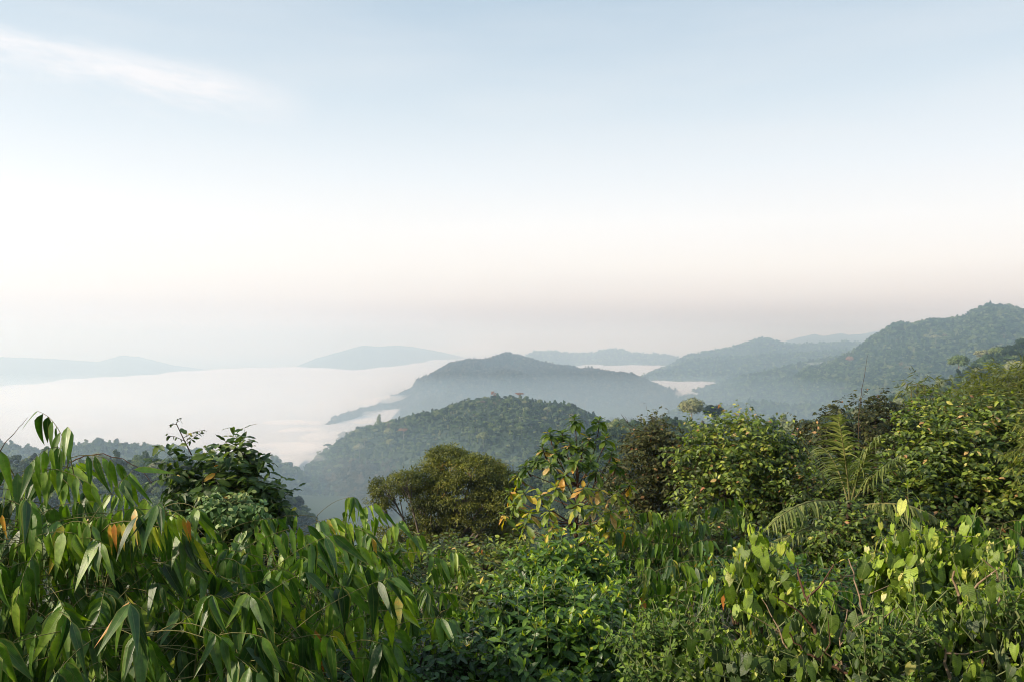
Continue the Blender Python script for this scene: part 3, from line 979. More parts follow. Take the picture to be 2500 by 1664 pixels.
SM = {
    'bamboo': bark_mat('bamboo_stem', (0.10, 0.11, 0.03), (0.26, 0.22, 0.09)),
    'twig': bark_mat('twig_bark', (0.07, 0.045, 0.025), (0.16, 0.11, 0.06)),
    'red': bark_mat('red_bark', (0.075, 0.038, 0.024), (0.17, 0.085, 0.05)),
    'grey': bark_mat('grey_bark', (0.13, 0.10, 0.075), (0.26, 0.21, 0.16)),
    'green': bark_mat('green_stem', (0.12, 0.16, 0.05), (0.24, 0.26, 0.11)),
    'dry': bark_mat('dry_stem', (0.20, 0.13, 0.07), (0.38, 0.27, 0.17)),
    'dark': bark_mat('dark_bark', (0.035, 0.025, 0.018), (0.09, 0.06, 0.04)),
}


def tube(pts, r0, r1, sides=5):
    """pts list of Vector -> (V, quads)"""
    n = len(pts)
    P = np.array([tuple(p) for p in pts])
    T = np.gradient(P, axis=0)
    T /= np.linalg.norm(T, axis=1)[:, None] + 1e-9
    up = np.array([0.31, 0.22, 0.92])
    A = np.cross(T, up)
    A /= np.linalg.norm(A, axis=1)[:, None] + 1e-9
    B = np.cross(T, A)
    rad = np.linspace(r0, r1, n)
    th = np.arange(sides) * 2 * np.pi / sides
    V = P[:, None, :] + rad[:, None, None] * (np.cos(th)[None, :, None] * A[:, None, :] + np.sin(th)[None, :, None] * B[:, None, :])
    i, j = np.meshgrid(np.arange(n - 1), np.arange(sides), indexing='ij')
    a, b = i * sides + j, i * sides + (j + 1) % sides
    q = np.stack([a, b, b + sides, a + sides], -1).reshape(-1, 4)
    return V.reshape(-1, 3), q


def join(parts):
    V, Q, n = [], [], 0
    for v, q in parts:
        V.append(v); Q.append(q + n); n += len(v)
    return np.concatenate(V), np.concatenate(Q)


UPV = Vector((0, 0, 1))
FACE = Vector((0, -0.45, 0))          # leaves turn to the open side of the slope
uni = random.uniform
gau = random.gauss


def jit(s):
    return Vector((gau(0, s), gau(0, s), gau(0, s)))


class Plant:
    all = []

    def __init__(self, name, label, cat, mat, stem, px, py, Y, group=None, base=None):
        top = pt(px, py, Y)
        self.base = base or Vector((top.x, Y, z_ground(Y) - 0.05))
        self.name, self.label, self.cat, self.mat, self.stem, self.group = name, label, cat, mat, stem, group
        self.leaves = []          # (kind, var, Matrix, rnd, rnd2)
        self.parts = []           # (name, [tubes], material, stuff?)
        self.twigs = []
        Plant.all.append(self)

    def leaf(self, kind, p, a, n, L, ws=1.0, rnd=None, r2=None):
        a = a.normalized()
        n = (n - a * n.dot(a))
        if n.length < 1e-4: n = a.orthogonal()
        n.normalize()
        s = a.cross(n)
        M = Matrix(((s.x * L * ws, a.x * L, n.x * L, p.x), (s.y * L * ws, a.y * L, n.y * L, p.y), (s.z * L * ws, a.z * L, n.z * L, p.z), (0, 0, 0, 1)))
        self.leaves.append((kind, random.randrange(NVAR) if random.random() < 0.6 else random.randrange(6), M, random.random() if rnd is None else min(max(rnd, 0.0), 1.0), random.random() if r2 is None else r2))

    def twig(self, pts, r0, r1):
        self.twigs.append(tube(pts, r0, r1, 4))

    def part(self, name, pts, r0, r1, sides=6):
        self.parts.append((name, tube(pts, r0, r1, sides)))


def arc(p0, d, L, n, sag, wob=0.0):
    """a twig that starts along d and bends under its weight"""
    pts, p, d = [p0.copy()], p0.copy(), d.normalized()
    for i in range(n):
        d = (d + Vector((0, 0, -sag / n)) + jit(wob)).normalized()
        p = p + d * (L / n)
        pts.append(p.copy())
    return pts


def along(pts, t):
    k = t * (len(pts) - 1)
    i = min(int(k), len(pts) - 2)
    f = k - i
    return pts[i].lerp(pts[i + 1], f), (pts[i + 1] - pts[i]).normalized()


# ---- sprays: a twig with its leaves
def bamboo_spray(pl, p0, d, L, n, ll, rb=0.0, kind='bamboo', sag=0.9, droop=1.0, odd=True):
    pts = arc(p0, d, L, 7, sag, 0.03)
    pl.twig(pts, 0.0030 * ll / 0.25, 0.0012 * ll / 0.25)
    fan = random.random() < 0.58                       # leaves crowd the end of the twig, or hang along it like a comb
    mood = uni(0, 0.34)
    for i in range(n):
        t = (0.80 + 0.20 * i / max(n - 1, 1)) if fan else (0.30 + 0.70 * i / max(n - 1, 1))
        p, dd = along(pts, t)
        side = dd.cross(UPV)
        if side.length < 0.1: side = Vector((1, 0, 0))
        side.normalize()
        s = 1 if i % 2 else -1
        if i == n - 1:
            a = dd * 0.7 + Vector((0, 0, -0.9 * droop)) + jit(0.12)
        elif fan:
            a = dd * uni(0.0, 0.7) + side * s * uni(0.1, 0.9) - UPV * droop * uni(0.7, 1.4) + jit(0.12)
        else:
            a = dd * uni(0.15, 0.42) + side * s * uni(0.05, 0.35) - UPV * droop * uni(0.9, 1.5) + jit(0.08)
        nn = UPV * 0.45 + side * s * uni(0.1, 0.5) + FACE * 2.0 + dd * 0.1 + jit(0.3)
        r = rb + mood + uni(0, 0.42)
        if odd and random.random() < 0.016: r = uni(0.86, 1.0)
        pl.leaf(kind, p, a, nn, ll * uni(0.68, 1.18), uni(0.70, 1.2), r)


def vine_spray(pl, p0, d, L, n, ll, rb=0.0, kind='small', sag=0.8, pale_tip=0.0):
    pts = arc(p0, d, L, 5, sag, 0.06)
    pl.twig(pts, 0.0025, 0.0012)
    for i in range(n):
        t = 0.1 + 0.9 * i / max(n - 1, 1)
        p, dd = along(pts, t)
        side = dd.cross(UPV)
        if side.length < 0.1: side = Vector((1, 0, 0))
        side.normalize()
        for s in ((1, -1) if random.random() < 0.7 else (random.choice((1, -1)),)):
            a = dd * uni(0.15, 0.6) + side * s * uni(0.6, 1.0) - UPV * uni(0.05, 0.6) + jit(0.2)
            nn = UPV + dd * 0.15 + jit(0.35) + Vector((0, -0.25, 0))
            r = rb + uni(0, 0.66) + (pale_tip * t if t > 0.55 else 0)
            if random.random() < 0.02: r = uni(0.9, 1.0)
            pl.leaf(kind, p + side * s * 0.008, a, nn, ll * uni(0.7, 1.2) * (1.0 - 0.3 * max(0, t - 0.7)), uni(0.8, 1.15), r)


def coffee_spray(pl, p0, d, L, n, ll, rb=0.0, kind='lance'):
    pts = arc(p0, d, L, 4, -0.15, 0.04)
    pl.twig(pts, 0.005, 0.003)
    for i in range(n):
        t = 0.25 + 0.75 * i / max(n - 1, 1)
        p, dd = along(pts, t)
        o1 = dd.orthogonal().normalized()
        o2 = dd.cross(o1)
        th = i * 1.5708 + uni(-0.3, 0.3)
        o = o1 * math.cos(th) + o2 * math.sin(th)
        young = t ** 3
        for s in (1, -1):
            a = o * s + dd * (0.15 + 0.8 * young) - UPV * (0.45 * (1 - young)) + jit(0.14)
            nn = dd * 0.9 + UPV * 0.5 + jit(0.2)
            pl.leaf(kind, p, a, nn, ll * (1.15 - 0.5 * young) * uni(0.8, 1.15), uni(0.9, 1.2), rb + uni(0, 0.5) + 0.42 * young * uni(0.5, 1.1))
    p, dd = along(pts, 1.0)
    for k in range(2):
        pl.leaf(kind, p, dd + jit(0.3), dd.orthogonal() + jit(0.3), ll * uni(0.3, 0.5), 0.8, uni(0.8, 0.98))


def whorl_spray(pl, p0, d, L, n, ll, rb=0.0, kind='lance', orange=0.08, hang=0.45):
    pts = arc(p0, d, L, 5, -0.25, 0.05)
    pl.twig(pts, 0.010, 0.005)
    for i in range(n):
        t = 0.55 + 0.45 * (i / max(n - 1, 1)) ** 0.7
        p, dd = along(pts, t)
        o1 = dd.orthogonal().normalized()
        o2 = dd.cross(o1)
        th = i * 2.4 + uni(-0.3, 0.3)
        o = o1 * math.cos(th) + o2 * math.sin(th)
        y = i / max(n - 1, 1)
        a = o + dd * (-0.1 + 0.9 * y * y) - UPV * hang * (1 - y) * uni(0.4, 1.6) + jit(0.12)
        nn = dd + UPV * 0.3 + jit(0.2)
        r = rb + uni(0, 0.55)
        if random.random() < orange * (1.8 - 1.6 * y): r = uni(0.84, 1.0)
        pl.leaf(kind, p, a, nn, ll * (1.1 - 0.55 * y) * uni(0.8, 1.15), uni(0.95, 1.3), r)


def heart_spray(pl, p0, d, L, n, ll, rb=0.0, kind='heart'):
    pts = arc(p0, d, L, 6, 0.15, 0.07)
    pl.twig(pts, 0.006, 0.0025)
    for i in range(n):
        t = 0.12 + 0.88 * i / max(n - 1, 1)
        p, dd = along(pts, t)
        th = i * 2.4 + uni(-0.5, 0.5)
        o = Vector((math.cos(th), math.sin(th), 0))
        lf = ll * (1.1 - 0.75 * t ** 2) * uni(0.75, 1.2)
        pe = p + (o * 0.8 + UPV * 0.35) * lf * 0.5
        pl.twig([p, p.lerp(pe, 0.6) + UPV * 0.01, pe], 0.0022, 0.0015)
        a = o * uni(0.2, 0.7) - UPV * uni(0.6, 1.3) + jit(0.15)
        nn = o * uni(0.5, 1.0) + UPV * 0.7 + Vector((0, -0.3, 0)) + jit(0.4)
        r = rb + uni(0, 0.62) + 0.22 * t
        if random.random() < 0.02: r = uni(0.93, 1.0)
        pl.leaf(kind, pe, a, nn, lf, uni(0.85, 1.1), r)
    p, dd = along(pts, 1.0)
    for k in range(4):
        pl.leaf('lance', p, dd + jit(0.5), jit(1), ll * uni(0.2, 0.35), 1.0, uni(0.75, 0.95))


# ---- whole plants
def bamboo(label, tips, ll=0.27, nb=8, seed=0, group='broad-leaved bamboo on the near slope', kind='bamboo', rb=0.0, name='bamboo_plant', mat='bamboo', L=(0.40, 0.80), nl=(6, 10), cat='bamboo', stem='bamboo', low=0.0):
    random.seed(seed * 101 + 5)
    px, py, Y = tips[0]
    pl = Plant(name, label, cat, mat, stem, px, py, Y, group)
    for k, (tx, ty, tY) in enumerate(tips):
        top = pt(tx, ty, tY)
        b = pl.base + Vector((uni(-0.25, 0.25), uni(0.1, 0.6), 0.02))
        lean = Vector((top.x - b.x, top.y - b.y, 0))
        H = top.z - b.z
        m1 = b + Vector((lean.x * 0.15, lean.y * 0.15, H * 0.5))
        m2 = b + Vector((lean.x * 0.55, lean.y * 0.55, H * 0.92))
        pts = []
        for i in range(13):
            t = i / 12
            p = b * (1 - t) ** 3 + m1 * 3 * t * (1 - t) ** 2 + m2 * 3 * t * t * (1 - t) + top * t ** 3
            pts.append(p)
        pl.part('culm', pts, 0.012, 0.003, 6)
        for q in range(nb):
            t = 0.99 if q == 0 else 1.0 - (q / nb) ** 1.3 * (0.38 if H > 2.2 else 0.5)
            p, dd = along(pts, t)
            th = q * 2.4 + uni(-0.5, 0.5)
            out = Vector((math.cos(th), math.sin(th) - 0.75, uni(0.05, 0.5)))
            d = out.normalized() + dd * (1.2 if q == 0 else 0.35)
            bamboo_spray(pl, p, d, uni(*L) * (1.1 if q else 0.8) * ll / 0.26, random.randint(*nl), ll, rb, kind)
    return pl


def bush(label, lobes, n0, spray, name, cat, mat, stem='twig', group=None, seed=1, L=0.35, nl=8, ll=0.09, rb=0.0, tops=0.0, front=0.55, inner=0.25, trunk=True, flow=0.25, trunk_r=0.05, core=0.45, **kw):
    random.seed(seed * 77 + 3)
    px, py, Y, _, _ = lobes[0]
    pl = Plant(name, label, cat, mat, stem, px, py, Y, group)
    LB = []
    for (lx, ly, lY, rx, ry) in lobes:
        c = pt(lx, ly, lY)
        a, b = rx * lY / F, ry * lY / F
        LB.append((c, a, (a + b) * 0.5, b))
    wts = [l[1] * l[3] for l in LB]
    fork = Vector((LB[0][0].x, LB[0][0].y, pl.base.z + max(0.3, (LB[0][0].z - pl.base.z) * 0.35)))
    if trunk:
        pl.part('stem', [pl.base, pl.base.lerp(fork, 0.5) + jit(0.05), fork], trunk_r, trunk_r * 0.7, 7)
        for l in LB:
            mid = fork.lerp(l[0], 0.5) + jit(0.08)
            pl.part('limb', [fork, mid, l[0] + Vector((0, 0, l[3] * 0.3))], trunk_r * 0.55, 0.012, 6)
    n = int(n0 * (1 + core))
    k = tries = 0
    while k < n and tries < n * 30:
        tries += 1
        c, a, bb, b = random.choices(LB, wts)[0]
        d = jit(1).normalized()
        deep = k >= n0                      # the last sprays fill the inside and the far side
        if not deep and d.y > 0.25 and random.random() < 0.85: continue
        if d.z < -0.55 and random.random() < 0.7: continue
        f = uni(0.25, 0.8) if deep else uni(0.86, 1.04) if random.random() > inner else uni(0.45, 0.85)
        lump = math.sin(d.x * 6 + c.x * 3) * math.cos(d.z * 5.3 + c.z * 5)
        if not deep and lump < -0.3 and random.random() < 0.7: continue
        f *= 1 + 0.20 * lump
        p = c + Vector((d.x * a, d.y * bb, d.z * b)) * f
        if p.z < pl.base.z + 0.1: continue
        inside = False
        for c2, a2, b2, h2 in LB:
            q = p - c2
            if (q.x / a2) ** 2 + (q.y / b2) ** 2 + (q.z / h2) ** 2 < 0.5: inside = True
        if inside and not deep and random.random() < 0.8: continue
        dirv = (d + UPV * flow + Vector((0, -0.15, 0)) + jit(0.35)).normalized()
        start = p - dirv * L * 0.45
        hi = 0.5 + 0.5 * d.z
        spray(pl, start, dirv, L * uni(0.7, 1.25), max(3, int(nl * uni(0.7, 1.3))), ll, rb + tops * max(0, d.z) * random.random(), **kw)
        if k % 9 == 0 and trunk:
            pl.twig([c + (p - c) * 0.15, c.lerp(p, 0.5) + jit(0.06), start], 0.010, 0.004)
        k += 1
    return pl

# ------------------------------------------------------------------ the plants in front
B = bamboo
B('bamboo at the far left edge with drooping dark leaves, beside the tallest pointed shoot', [(15, 1125, 5.4), (-70, 1170, 5.4), (70, 1235, 5.2)], seed=1)
B('tallest pointed bamboo shoot on the left, its hanging leaves standing against the fog', [(160, 1078, 5.7), (110, 1225, 5.5), (225, 1245, 5.8)], seed=22, nb=9, L=(0.26, 0.5))
B('bamboo between the tallest shoot and the leafy young tree, with thin arching leaves', [(345, 1222, 6.8), (270, 1265, 6.6), (395, 1270, 6.7)], seed=3, L=(0.28, 0.42))
B('bamboo below the leafy young tree, leaning right with mid green leaves', [(470, 1310, 6.8), (540, 1340, 7.0), (420, 1340, 6.4)], seed=4)
B('bamboo low at the left edge with long bright leaves under the tallest shoot', [(50, 1265, 4.9), (-30, 1330, 4.8), (115, 1310, 4.9)], seed=5, rb=0.06)
B('bamboo at the left edge, its leaf fans hanging over the dark gap', [(20, 1375, 4.7), (90, 1430, 4.6), (150, 1345, 4.9)], seed=6)
B('bamboo just below the orange leaves, with a fan of five narrow leaves', [(205, 1320, 5.2), (275, 1370, 5.1), (230, 1420, 4.9)], seed=7)
B('bamboo with glossy leaves right of the orange leaves, over the dark hollow', [(385, 1365, 5.5), (350, 1440, 5.3), (450, 1400, 5.6)], seed=8, rb=0.04)
B('bamboo in the middle of the left thicket with bright green sword leaves', [(520, 1375, 5.7), (470, 1430, 5.4), (590, 1390, 5.9)], seed=9, rb=0.10)
B('slender bamboo shoot rising left of the round olive tree, its tip leaves held high', [(775, 1255, 8.4), (845, 1300, 8.4), (735, 1330, 8.2)], seed=10, rb=0.14)
B('bamboo under the slender shoot, sloping to the left with mixed bright leaves', [(660, 1345, 7.6), (600, 1375, 7.2), (735, 1375, 7.6)], seed=11, rb=0.08)
B('bamboo at the foot of the round olive tree with yellow green leaf fans', [(925, 1335, 9.0), (870, 1365, 8.8), (1020, 1375, 9.4)], seed=12, rb=0.16)
B('bamboo below the middle of the left thicket with broad dark leaves', [(640, 1430, 6.2), (700, 1400, 6.5), (765, 1425, 6.7)], seed=13)
B('bamboo with two large yellowing leaves low in the left half', [(865, 1470, 5.9), (800, 1475, 5.7), (910, 1540, 5.6)], seed=14, rb=0.12)
B('bamboo low in the thicket with a row of long hanging leaves', [(560, 1485, 5.0), (625, 1520, 5.0), (500, 1515, 4.9)], seed=15, ll=0.28)
B('bamboo in the lower left corner with wide shaded leaves', [(100, 1520, 4.4), (20, 1560, 4.3), (190, 1560, 4.4)], seed=16, ll=0.29, rb=-0.06)
B('bamboo near the bottom edge with three broad shaded leaves side by side', [(305, 1515, 4.4), (380, 1545, 4.4), (250, 1610, 4.3)], seed=17, ll=0.30, rb=-0.03)
B('bamboo at the bottom edge with one bright leaf pointing down right', [(480, 1590, 4.5), (560, 1610, 4.6), (650, 1590, 4.7)], seed=18, ll=0.29)
B('bamboo at the bottom edge beside the dark glossy bush', [(740, 1560, 5.0), (820, 1590, 5.1), (700, 1640, 4.8)], seed=19, ll=0.27)
B('bamboo left of the glossy yellow tipped shrub with slim mid green leaves', [(1010, 1430, 7.6), (960, 1480, 7.2), (1080, 1490, 7.6)], seed=20, ll=0.24, rb=0.08)
B('bamboo low between the thicket and the glossy shrub with hanging dark leaves', [(960, 1560, 6.2), (1040, 1555, 6.3), (900, 1610, 5.8)], seed=21, ll=0.24)
B('far bamboo patch beneath the red stemmed sapling, thin leaves catching light', [(1120, 1385, 12.0), (1060, 1390, 12.0), (1180, 1400, 12.0)], seed=22, ll=0.22, rb=0.14)
G2 = 'bamboo in the middle distance on the right'
B('bamboo right of the red stemmed sapling with drooping bright fans', [(1545, 1265, 11.0), (1490, 1300, 10.8), (1600, 1285, 11.2)], seed=30, ll=0.22, rb=0.10, group=G2)
B('bamboo in front of the dark vine thicket with leaves on a bent tan stalk', [(1705, 1245, 11.5), (1650, 1275, 11.3), (1765, 1270, 11.6)], seed=31, ll=0.22, rb=0.06, group=G2)
B('bamboo in the right middle with long hanging green leaves around a dark gap', [(1680, 1340, 10.4), (1740, 1365, 10.5), (1625, 1365, 10.2)], seed=32, ll=0.25, group=G2)
B('bamboo right of the glossy shrub, its big leaves hanging straight down', [(1570, 1390, 9.0), (1530, 1440, 8.8), (1480, 1400, 9.2)], seed=33, ll=0.26, rb=0.08, group=G2)
B('bamboo with narrow pale leaves beside the flowering weeds', [(1640, 1450, 8.0), (1560, 1490, 7.8), (1720, 1450, 8.2)], seed=34, ll=0.23, rb=0.05, group=G2)
B('bamboo under the palm with wide hanging leaves', [(1950, 1300, 11.0), (2050, 1320, 11.0), (1880, 1330, 10.8)], seed=35, ll=0.23, rb=0.08, group=G2)
B('bamboo between the palm and the tall heart-leaved shoot', [(2130, 1330, 9.5), (2070, 1370, 9.2), (2000, 1385, 9.0)], seed=36, ll=0.22, rb=0.08, group=G2)
B('bamboo at the right edge beneath the large vine thicket', [(2450, 1275, 9.0), (2500, 1310, 8.8), (2395, 1320, 9.0)], seed=37, ll=0.24, rb=0.04, group=G2)
B('bamboo behind the heart-leaved shrub with slanting slim leaves', [(1960, 1420, 7.4), (2050, 1440, 7.2), (1880, 1430, 7.5)], seed=38, ll=0.22, rb=0.05, group=G2)
B('bamboo low on the right behind the leaning bare stems', [(2400, 1430, 6.8), (2470, 1440, 6.8), (2320, 1430, 7.0)], seed=39, ll=0.22, group=G2)

# the drooping branch with orange leaves
random.seed(55)
pl = Plant('bamboo_plant', 'bamboo branch with a hanging row of orange and yellow green leaves', 'bamboo', 'bamboo', 'bamboo', 320, 1275, 5.6, 'broad-leaved bamboo on the near slope')
a0, b0, c0, d0 = pt(245, 1300, 4.9), pt(268, 1278, 4.7), pt(335, 1272, 4.65), pt(388, 1285, 4.6)
pl.part('culm', [pl.base + Vector((-0.1, 0.5, 0)), pl.base.lerp(a0, 0.5) + Vector((-0.1, 0.4, 0.2)), a0, b0], 0.010, 0.004)
pl.twig([b0, b0.lerp(c0, 0.5) + Vector((0, 0, 0.01)), c0, d0], 0.004, 0.002)
row = [b0, c0, d0]
for i in range(13):
    p, dd = along(row, i / 12)
    rr = [0.95, 0.99, 0.94, 0.93, 0.70, 0.76, 0.86, 0.72, 0.80, 0.87, 0.74, 0.88, 0.82][i]
    pl.leaf('bamboo', p, Vector((0.10 + 0.02 * i, -0.25 * (1 if i % 2 else 0.2), -1)), Vector((uni(-.3, .3), -1, 0.3)), uni(0.15, 0.20), uni(0.75, 1.0), rr)
for (x, y, c) in [(392, 1262, .97), (400, 1265, .84), (412, 1262, .70), (425, 1262, .78), (436, 1258, .85), (448, 1262, .955), (458, 1268, .99), (5, 1255, .955)]:
    pl.leaf('bamboo', pt(x, y, 4.7), Vector((0.2, -0.1, -1)), Vector((uni(-.4, .4), -1, 0.2)), uni(0.12, 0.17), 0.85, c)
for k in range(10):
    p, dd = along(row, uni(0, 1))
    bamboo_spray(pl, p + Vector((uni(-.2, .2), 0.35, uni(-0.1, 0.02))), Vector((uni(-1, 1), -0.3, 0.3)), 0.4, 6, 0.24)

# shrubs and small trees
S = bush
S('leafy young tree on the left standing against the fog, with oval leaves', [(540, 1180, 9, 82, 68), (598, 1112, 9.1, 38, 40), (470, 1155, 9, 48, 46), (590, 1222, 9, 85, 50), (672, 1232, 9.1, 32, 36), (560, 1300, 9.2, 115, 62)],
  230, vine_spray, 'young_tree', 'tree', 'dark_oval', 'dark', seed=2, L=0.38, nl=6, ll=0.145, kind='oval', rb=0.05, tops=0.25, flow=0.45)
S('pale grey-green creeper draped on the lower front of the leafy young tree', [(555, 1228, 8.3, 62, 24), (600, 1250, 8.3, 40, 22)], 70, vine_spray, 'creeper', 'creeper', 'pale_vine', 'green', seed=3, L=0.22, nl=6, ll=0.075, rb=0.15, tops=0.4, trunk_r=0.02)
S('dense brown-tinged creeper bush just right of the red stemmed sapling', [(1590, 1120, 15, 85, 90), (1650, 1180, 14.8, 90, 90), (1540, 1200, 14.6, 70, 80), (1600, 1060, 15, 55, 40)],
  520, vine_spray, 'creeper_bush', 'bush', 'brown_vine', 'twig', seed=4, L=0.40, nl=6, ll=0.085, tops=0.15)
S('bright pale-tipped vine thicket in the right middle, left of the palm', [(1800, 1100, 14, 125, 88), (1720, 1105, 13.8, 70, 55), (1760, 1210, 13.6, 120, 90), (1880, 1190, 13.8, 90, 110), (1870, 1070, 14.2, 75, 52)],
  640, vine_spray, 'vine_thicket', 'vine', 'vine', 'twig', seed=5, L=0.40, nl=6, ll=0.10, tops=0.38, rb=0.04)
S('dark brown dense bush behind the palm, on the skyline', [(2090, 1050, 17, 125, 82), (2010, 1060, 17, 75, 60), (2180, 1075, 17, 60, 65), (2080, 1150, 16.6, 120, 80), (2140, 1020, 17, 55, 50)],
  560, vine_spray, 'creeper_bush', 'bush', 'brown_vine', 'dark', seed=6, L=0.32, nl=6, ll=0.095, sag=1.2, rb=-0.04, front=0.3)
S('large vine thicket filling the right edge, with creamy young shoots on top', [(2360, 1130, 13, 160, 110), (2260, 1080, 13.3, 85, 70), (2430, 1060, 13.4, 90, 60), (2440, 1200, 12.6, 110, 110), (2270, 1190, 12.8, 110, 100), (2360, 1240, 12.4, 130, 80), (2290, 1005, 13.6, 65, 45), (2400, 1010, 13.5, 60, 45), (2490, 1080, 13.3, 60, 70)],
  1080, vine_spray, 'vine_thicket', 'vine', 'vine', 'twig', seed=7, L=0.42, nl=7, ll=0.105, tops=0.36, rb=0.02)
S('low dark vine cover beneath the palm', [(2000, 1240, 13, 120, 70), (2130, 1200, 13, 90, 80), (1960, 1200, 13.2, 60, 60), (2200, 1270, 12, 120, 60), (2080, 1290, 11.0, 75, 42), (2068, 1258, 11.1, 55, 26), (2040, 1330, 10.8, 90, 40)], 520, vine_spray, 'vine_thicket', 'vine', 'vine', 'twig', seed=8, L=0.36, nl=6, ll=0.095, rb=-0.02)
S('feathery bamboo with fine golden green leaves at the upper right edge', [(2440, 968, 19, 80, 50), (2505, 968, 19, 70, 62), (2365, 1002, 18.6, 65, 38), (2480, 1040, 18, 90, 65)],
  640, bamboo_spray, 'feathery_bamboo', 'bamboo', 'fine', 'bamboo', seed=9, L=0.62, nl=9, ll=0.21, kind='slim', flow=0.5, rb=0.1, droop=0.35, sag=0.5)
S('small feathery bamboo spray on the skyline between the brown bush and the right thicket', [(2240, 938, 17.5, 38, 12), (2225, 955, 17.5, 26, 16), (2290, 958, 17.5, 30, 8), (2265, 1000, 17, 45, 25)],
  46, bamboo_spray, 'feathery_bamboo', 'bamboo', 'fine', 'bamboo', seed=10, L=0.42, nl=8, ll=0.17, kind='slim', flow=0.4, rb=0.06, droop=0.35, sag=0.5)
S('bright yellow green feathery bamboo at the right edge below the fine golden one', [(2510, 1090, 11, 32, 50), (2505, 1030, 11.5, 22, 36)], 40, bamboo_spray, 'feathery_bamboo', 'bamboo', 'fine', 'bamboo', seed=11, L=0.4, nl=8, ll=0.14, kind='slim', rb=0.25, droop=0.35, sag=0.5, trunk_r=0.012)
S('glossy dark shrub with yellow young tips at the bottom centre', [(1330, 1545, 6.4, 135, 85), (1250, 1520, 6.5, 75, 60), (1420, 1540, 6.3, 80, 70), (1330, 1640, 6.0, 180, 80), (1500, 1620, 6.0, 90, 60)],
  190, coffee_spray, 'glossy_shrub', 'shrub', 'coffee', 'green', seed=12, L=0.34, nl=6, ll=0.125, tops=0.25, flow=0.7)
S('glossy shrub with yellow tips just below the red stemmed sapling', [(1390, 1400, 8.2, 95, 65), (1320, 1390, 8.3, 55, 40), (1450, 1390, 8.2, 55, 45), (1400, 1470, 7.8, 110, 60)],
  120, coffee_spray, 'glossy_shrub', 'shrub', 'coffee', 'green', seed=13, L=0.34, nl=6, ll=0.13, tops=0.45, flow=0.7, rb=0.05)
S('low dark bush with glinting small leaves at the bottom between bamboo and glossy shrub', [(1020, 1640, 5.6, 120, 50), (1120, 1620, 5.8, 80, 60), (900, 1650, 5.4, 90, 40)], 150, vine_spray, 'dark_bush', 'bush', 'coffee', 'dark', seed=14, L=0.26, nl=6, ll=0.075, kind='oval', rb=-0.15, trunk_r=0.03)
S('low mixed shrub at the foot of the round olive tree, right side', [(1180, 1390, 12, 90, 45), (1250, 1350, 12.5, 70, 35), (1110, 1370, 13, 60, 30), (1220, 1440, 11, 90, 40)], 300, vine_spray, 'low_shrub', 'shrub', 'vine', 'twig', seed=15, L=0.34, nl=6, ll=0.10, tops=0.25, kind='oval', rb=0.08)
S('low shrub far down the slope left of the round olive tree', [(960, 1385, 15, 110, 45), (1050, 1350, 16, 90, 35), (880, 1410, 14, 80, 40), (1150, 1365, 16, 80, 35)], 340, vine_spray, 'low_shrub', 'shrub', 'vine', 'twig', seed=16, L=0.4, nl=6, ll=0.11, kind='oval', rb=0.0)
S('low dark shrub in the hollow below the slender bamboo shoot', [(850, 1400, 10.5, 90, 55), (780, 1390, 10.5, 70, 45), (930, 1440, 9.5, 90, 50)], 200, vine_spray, 'low_shrub', 'shrub', 'coffee', 'dark', seed=17, L=0.3, nl=6, ll=0.09, kind='oval', rb=-0.1)
S('tangled low shrub between the glossy shrub and the vine thicket', [(1560, 1330, 12.5, 90, 50), (1480, 1340, 11.5, 60, 40), (1650, 1310, 12.8, 90, 50), (1780, 1330, 12.3, 100, 50)], 330, vine_spray, 'low_shrub', 'shrub', 'vine', 'twig', seed=18, L=0.34, nl=6, ll=0.085, rb=0.0)
S('dark leafy shrub beneath the palm and behind the heart-leaved shrub', [(1850, 1400, 8.8, 110, 55), (1950, 1450, 8.2, 120, 60), (2080, 1430, 8.4, 110, 50), (2260, 1400, 9, 120, 60)], 300, vine_spray, 'low_shrub', 'shrub', 'coffee', 'twig', seed=19, L=0.3, nl=6, ll=0.085, kind='oval', rb=-0.05)
S('leafy vine clump hiding the foot of the palm', [(2072, 1272, 10.5, 48, 36), (2040, 1300, 10.4, 50, 36), (2110, 1300, 10.4, 50, 36)], 90, vine_spray, 'vine_clump', 'vine', 'vine', 'twig', seed=31, L=0.28, nl=6, ll=0.085, rb=0.05, trunk_r=0.015)
HG = 'heart-leaved shrubs at the lower right'
S('tallest heart-leaved shrub at lower right with pale shoot reaching up to the palm', [(2260, 1370, 5.3, 70, 55), (2240, 1310, 5.3, 28, 40), (2330, 1380, 5.3, 60, 60), (2190, 1400, 5.2, 60, 55), (2290, 1450, 5.1, 110, 60)],
  44, heart_spray, 'heart_leaf_shrub', 'shrub', 'heart', 'green', HG, seed=20, L=0.40, nl=7, ll=0.135, rb=0.18, flow=0.9, trunk_r=0.012)
S('heart-leaved shoot with pale flower stalk right of the bamboo, left of the palm foot', [(1835, 1385, 5.6, 34, 60), (1880, 1440, 5.5, 60, 50), (1800, 1440, 5.5, 45, 50)],
  24, heart_spray, 'heart_leaf_shrub', 'shrub', 'heart', 'green', HG, seed=21, L=0.36, nl=6, ll=0.125, rb=0.12, flow=0.9, trunk_r=0.012)
S('heart-leaved shrub at the bottom right with broad olive leaves among the sticks', [(2100, 1570, 4.5, 130, 70), (1990, 1560, 4.6, 80, 70), (2050, 1640, 4.3, 140, 60)],
  42, heart_spray, 'heart_leaf_shrub', 'shrub', 'heart', 'green', HG, seed=22, L=0.34, nl=6, ll=0.105, rb=-0.16, flow=0.7, trunk_r=0.012)
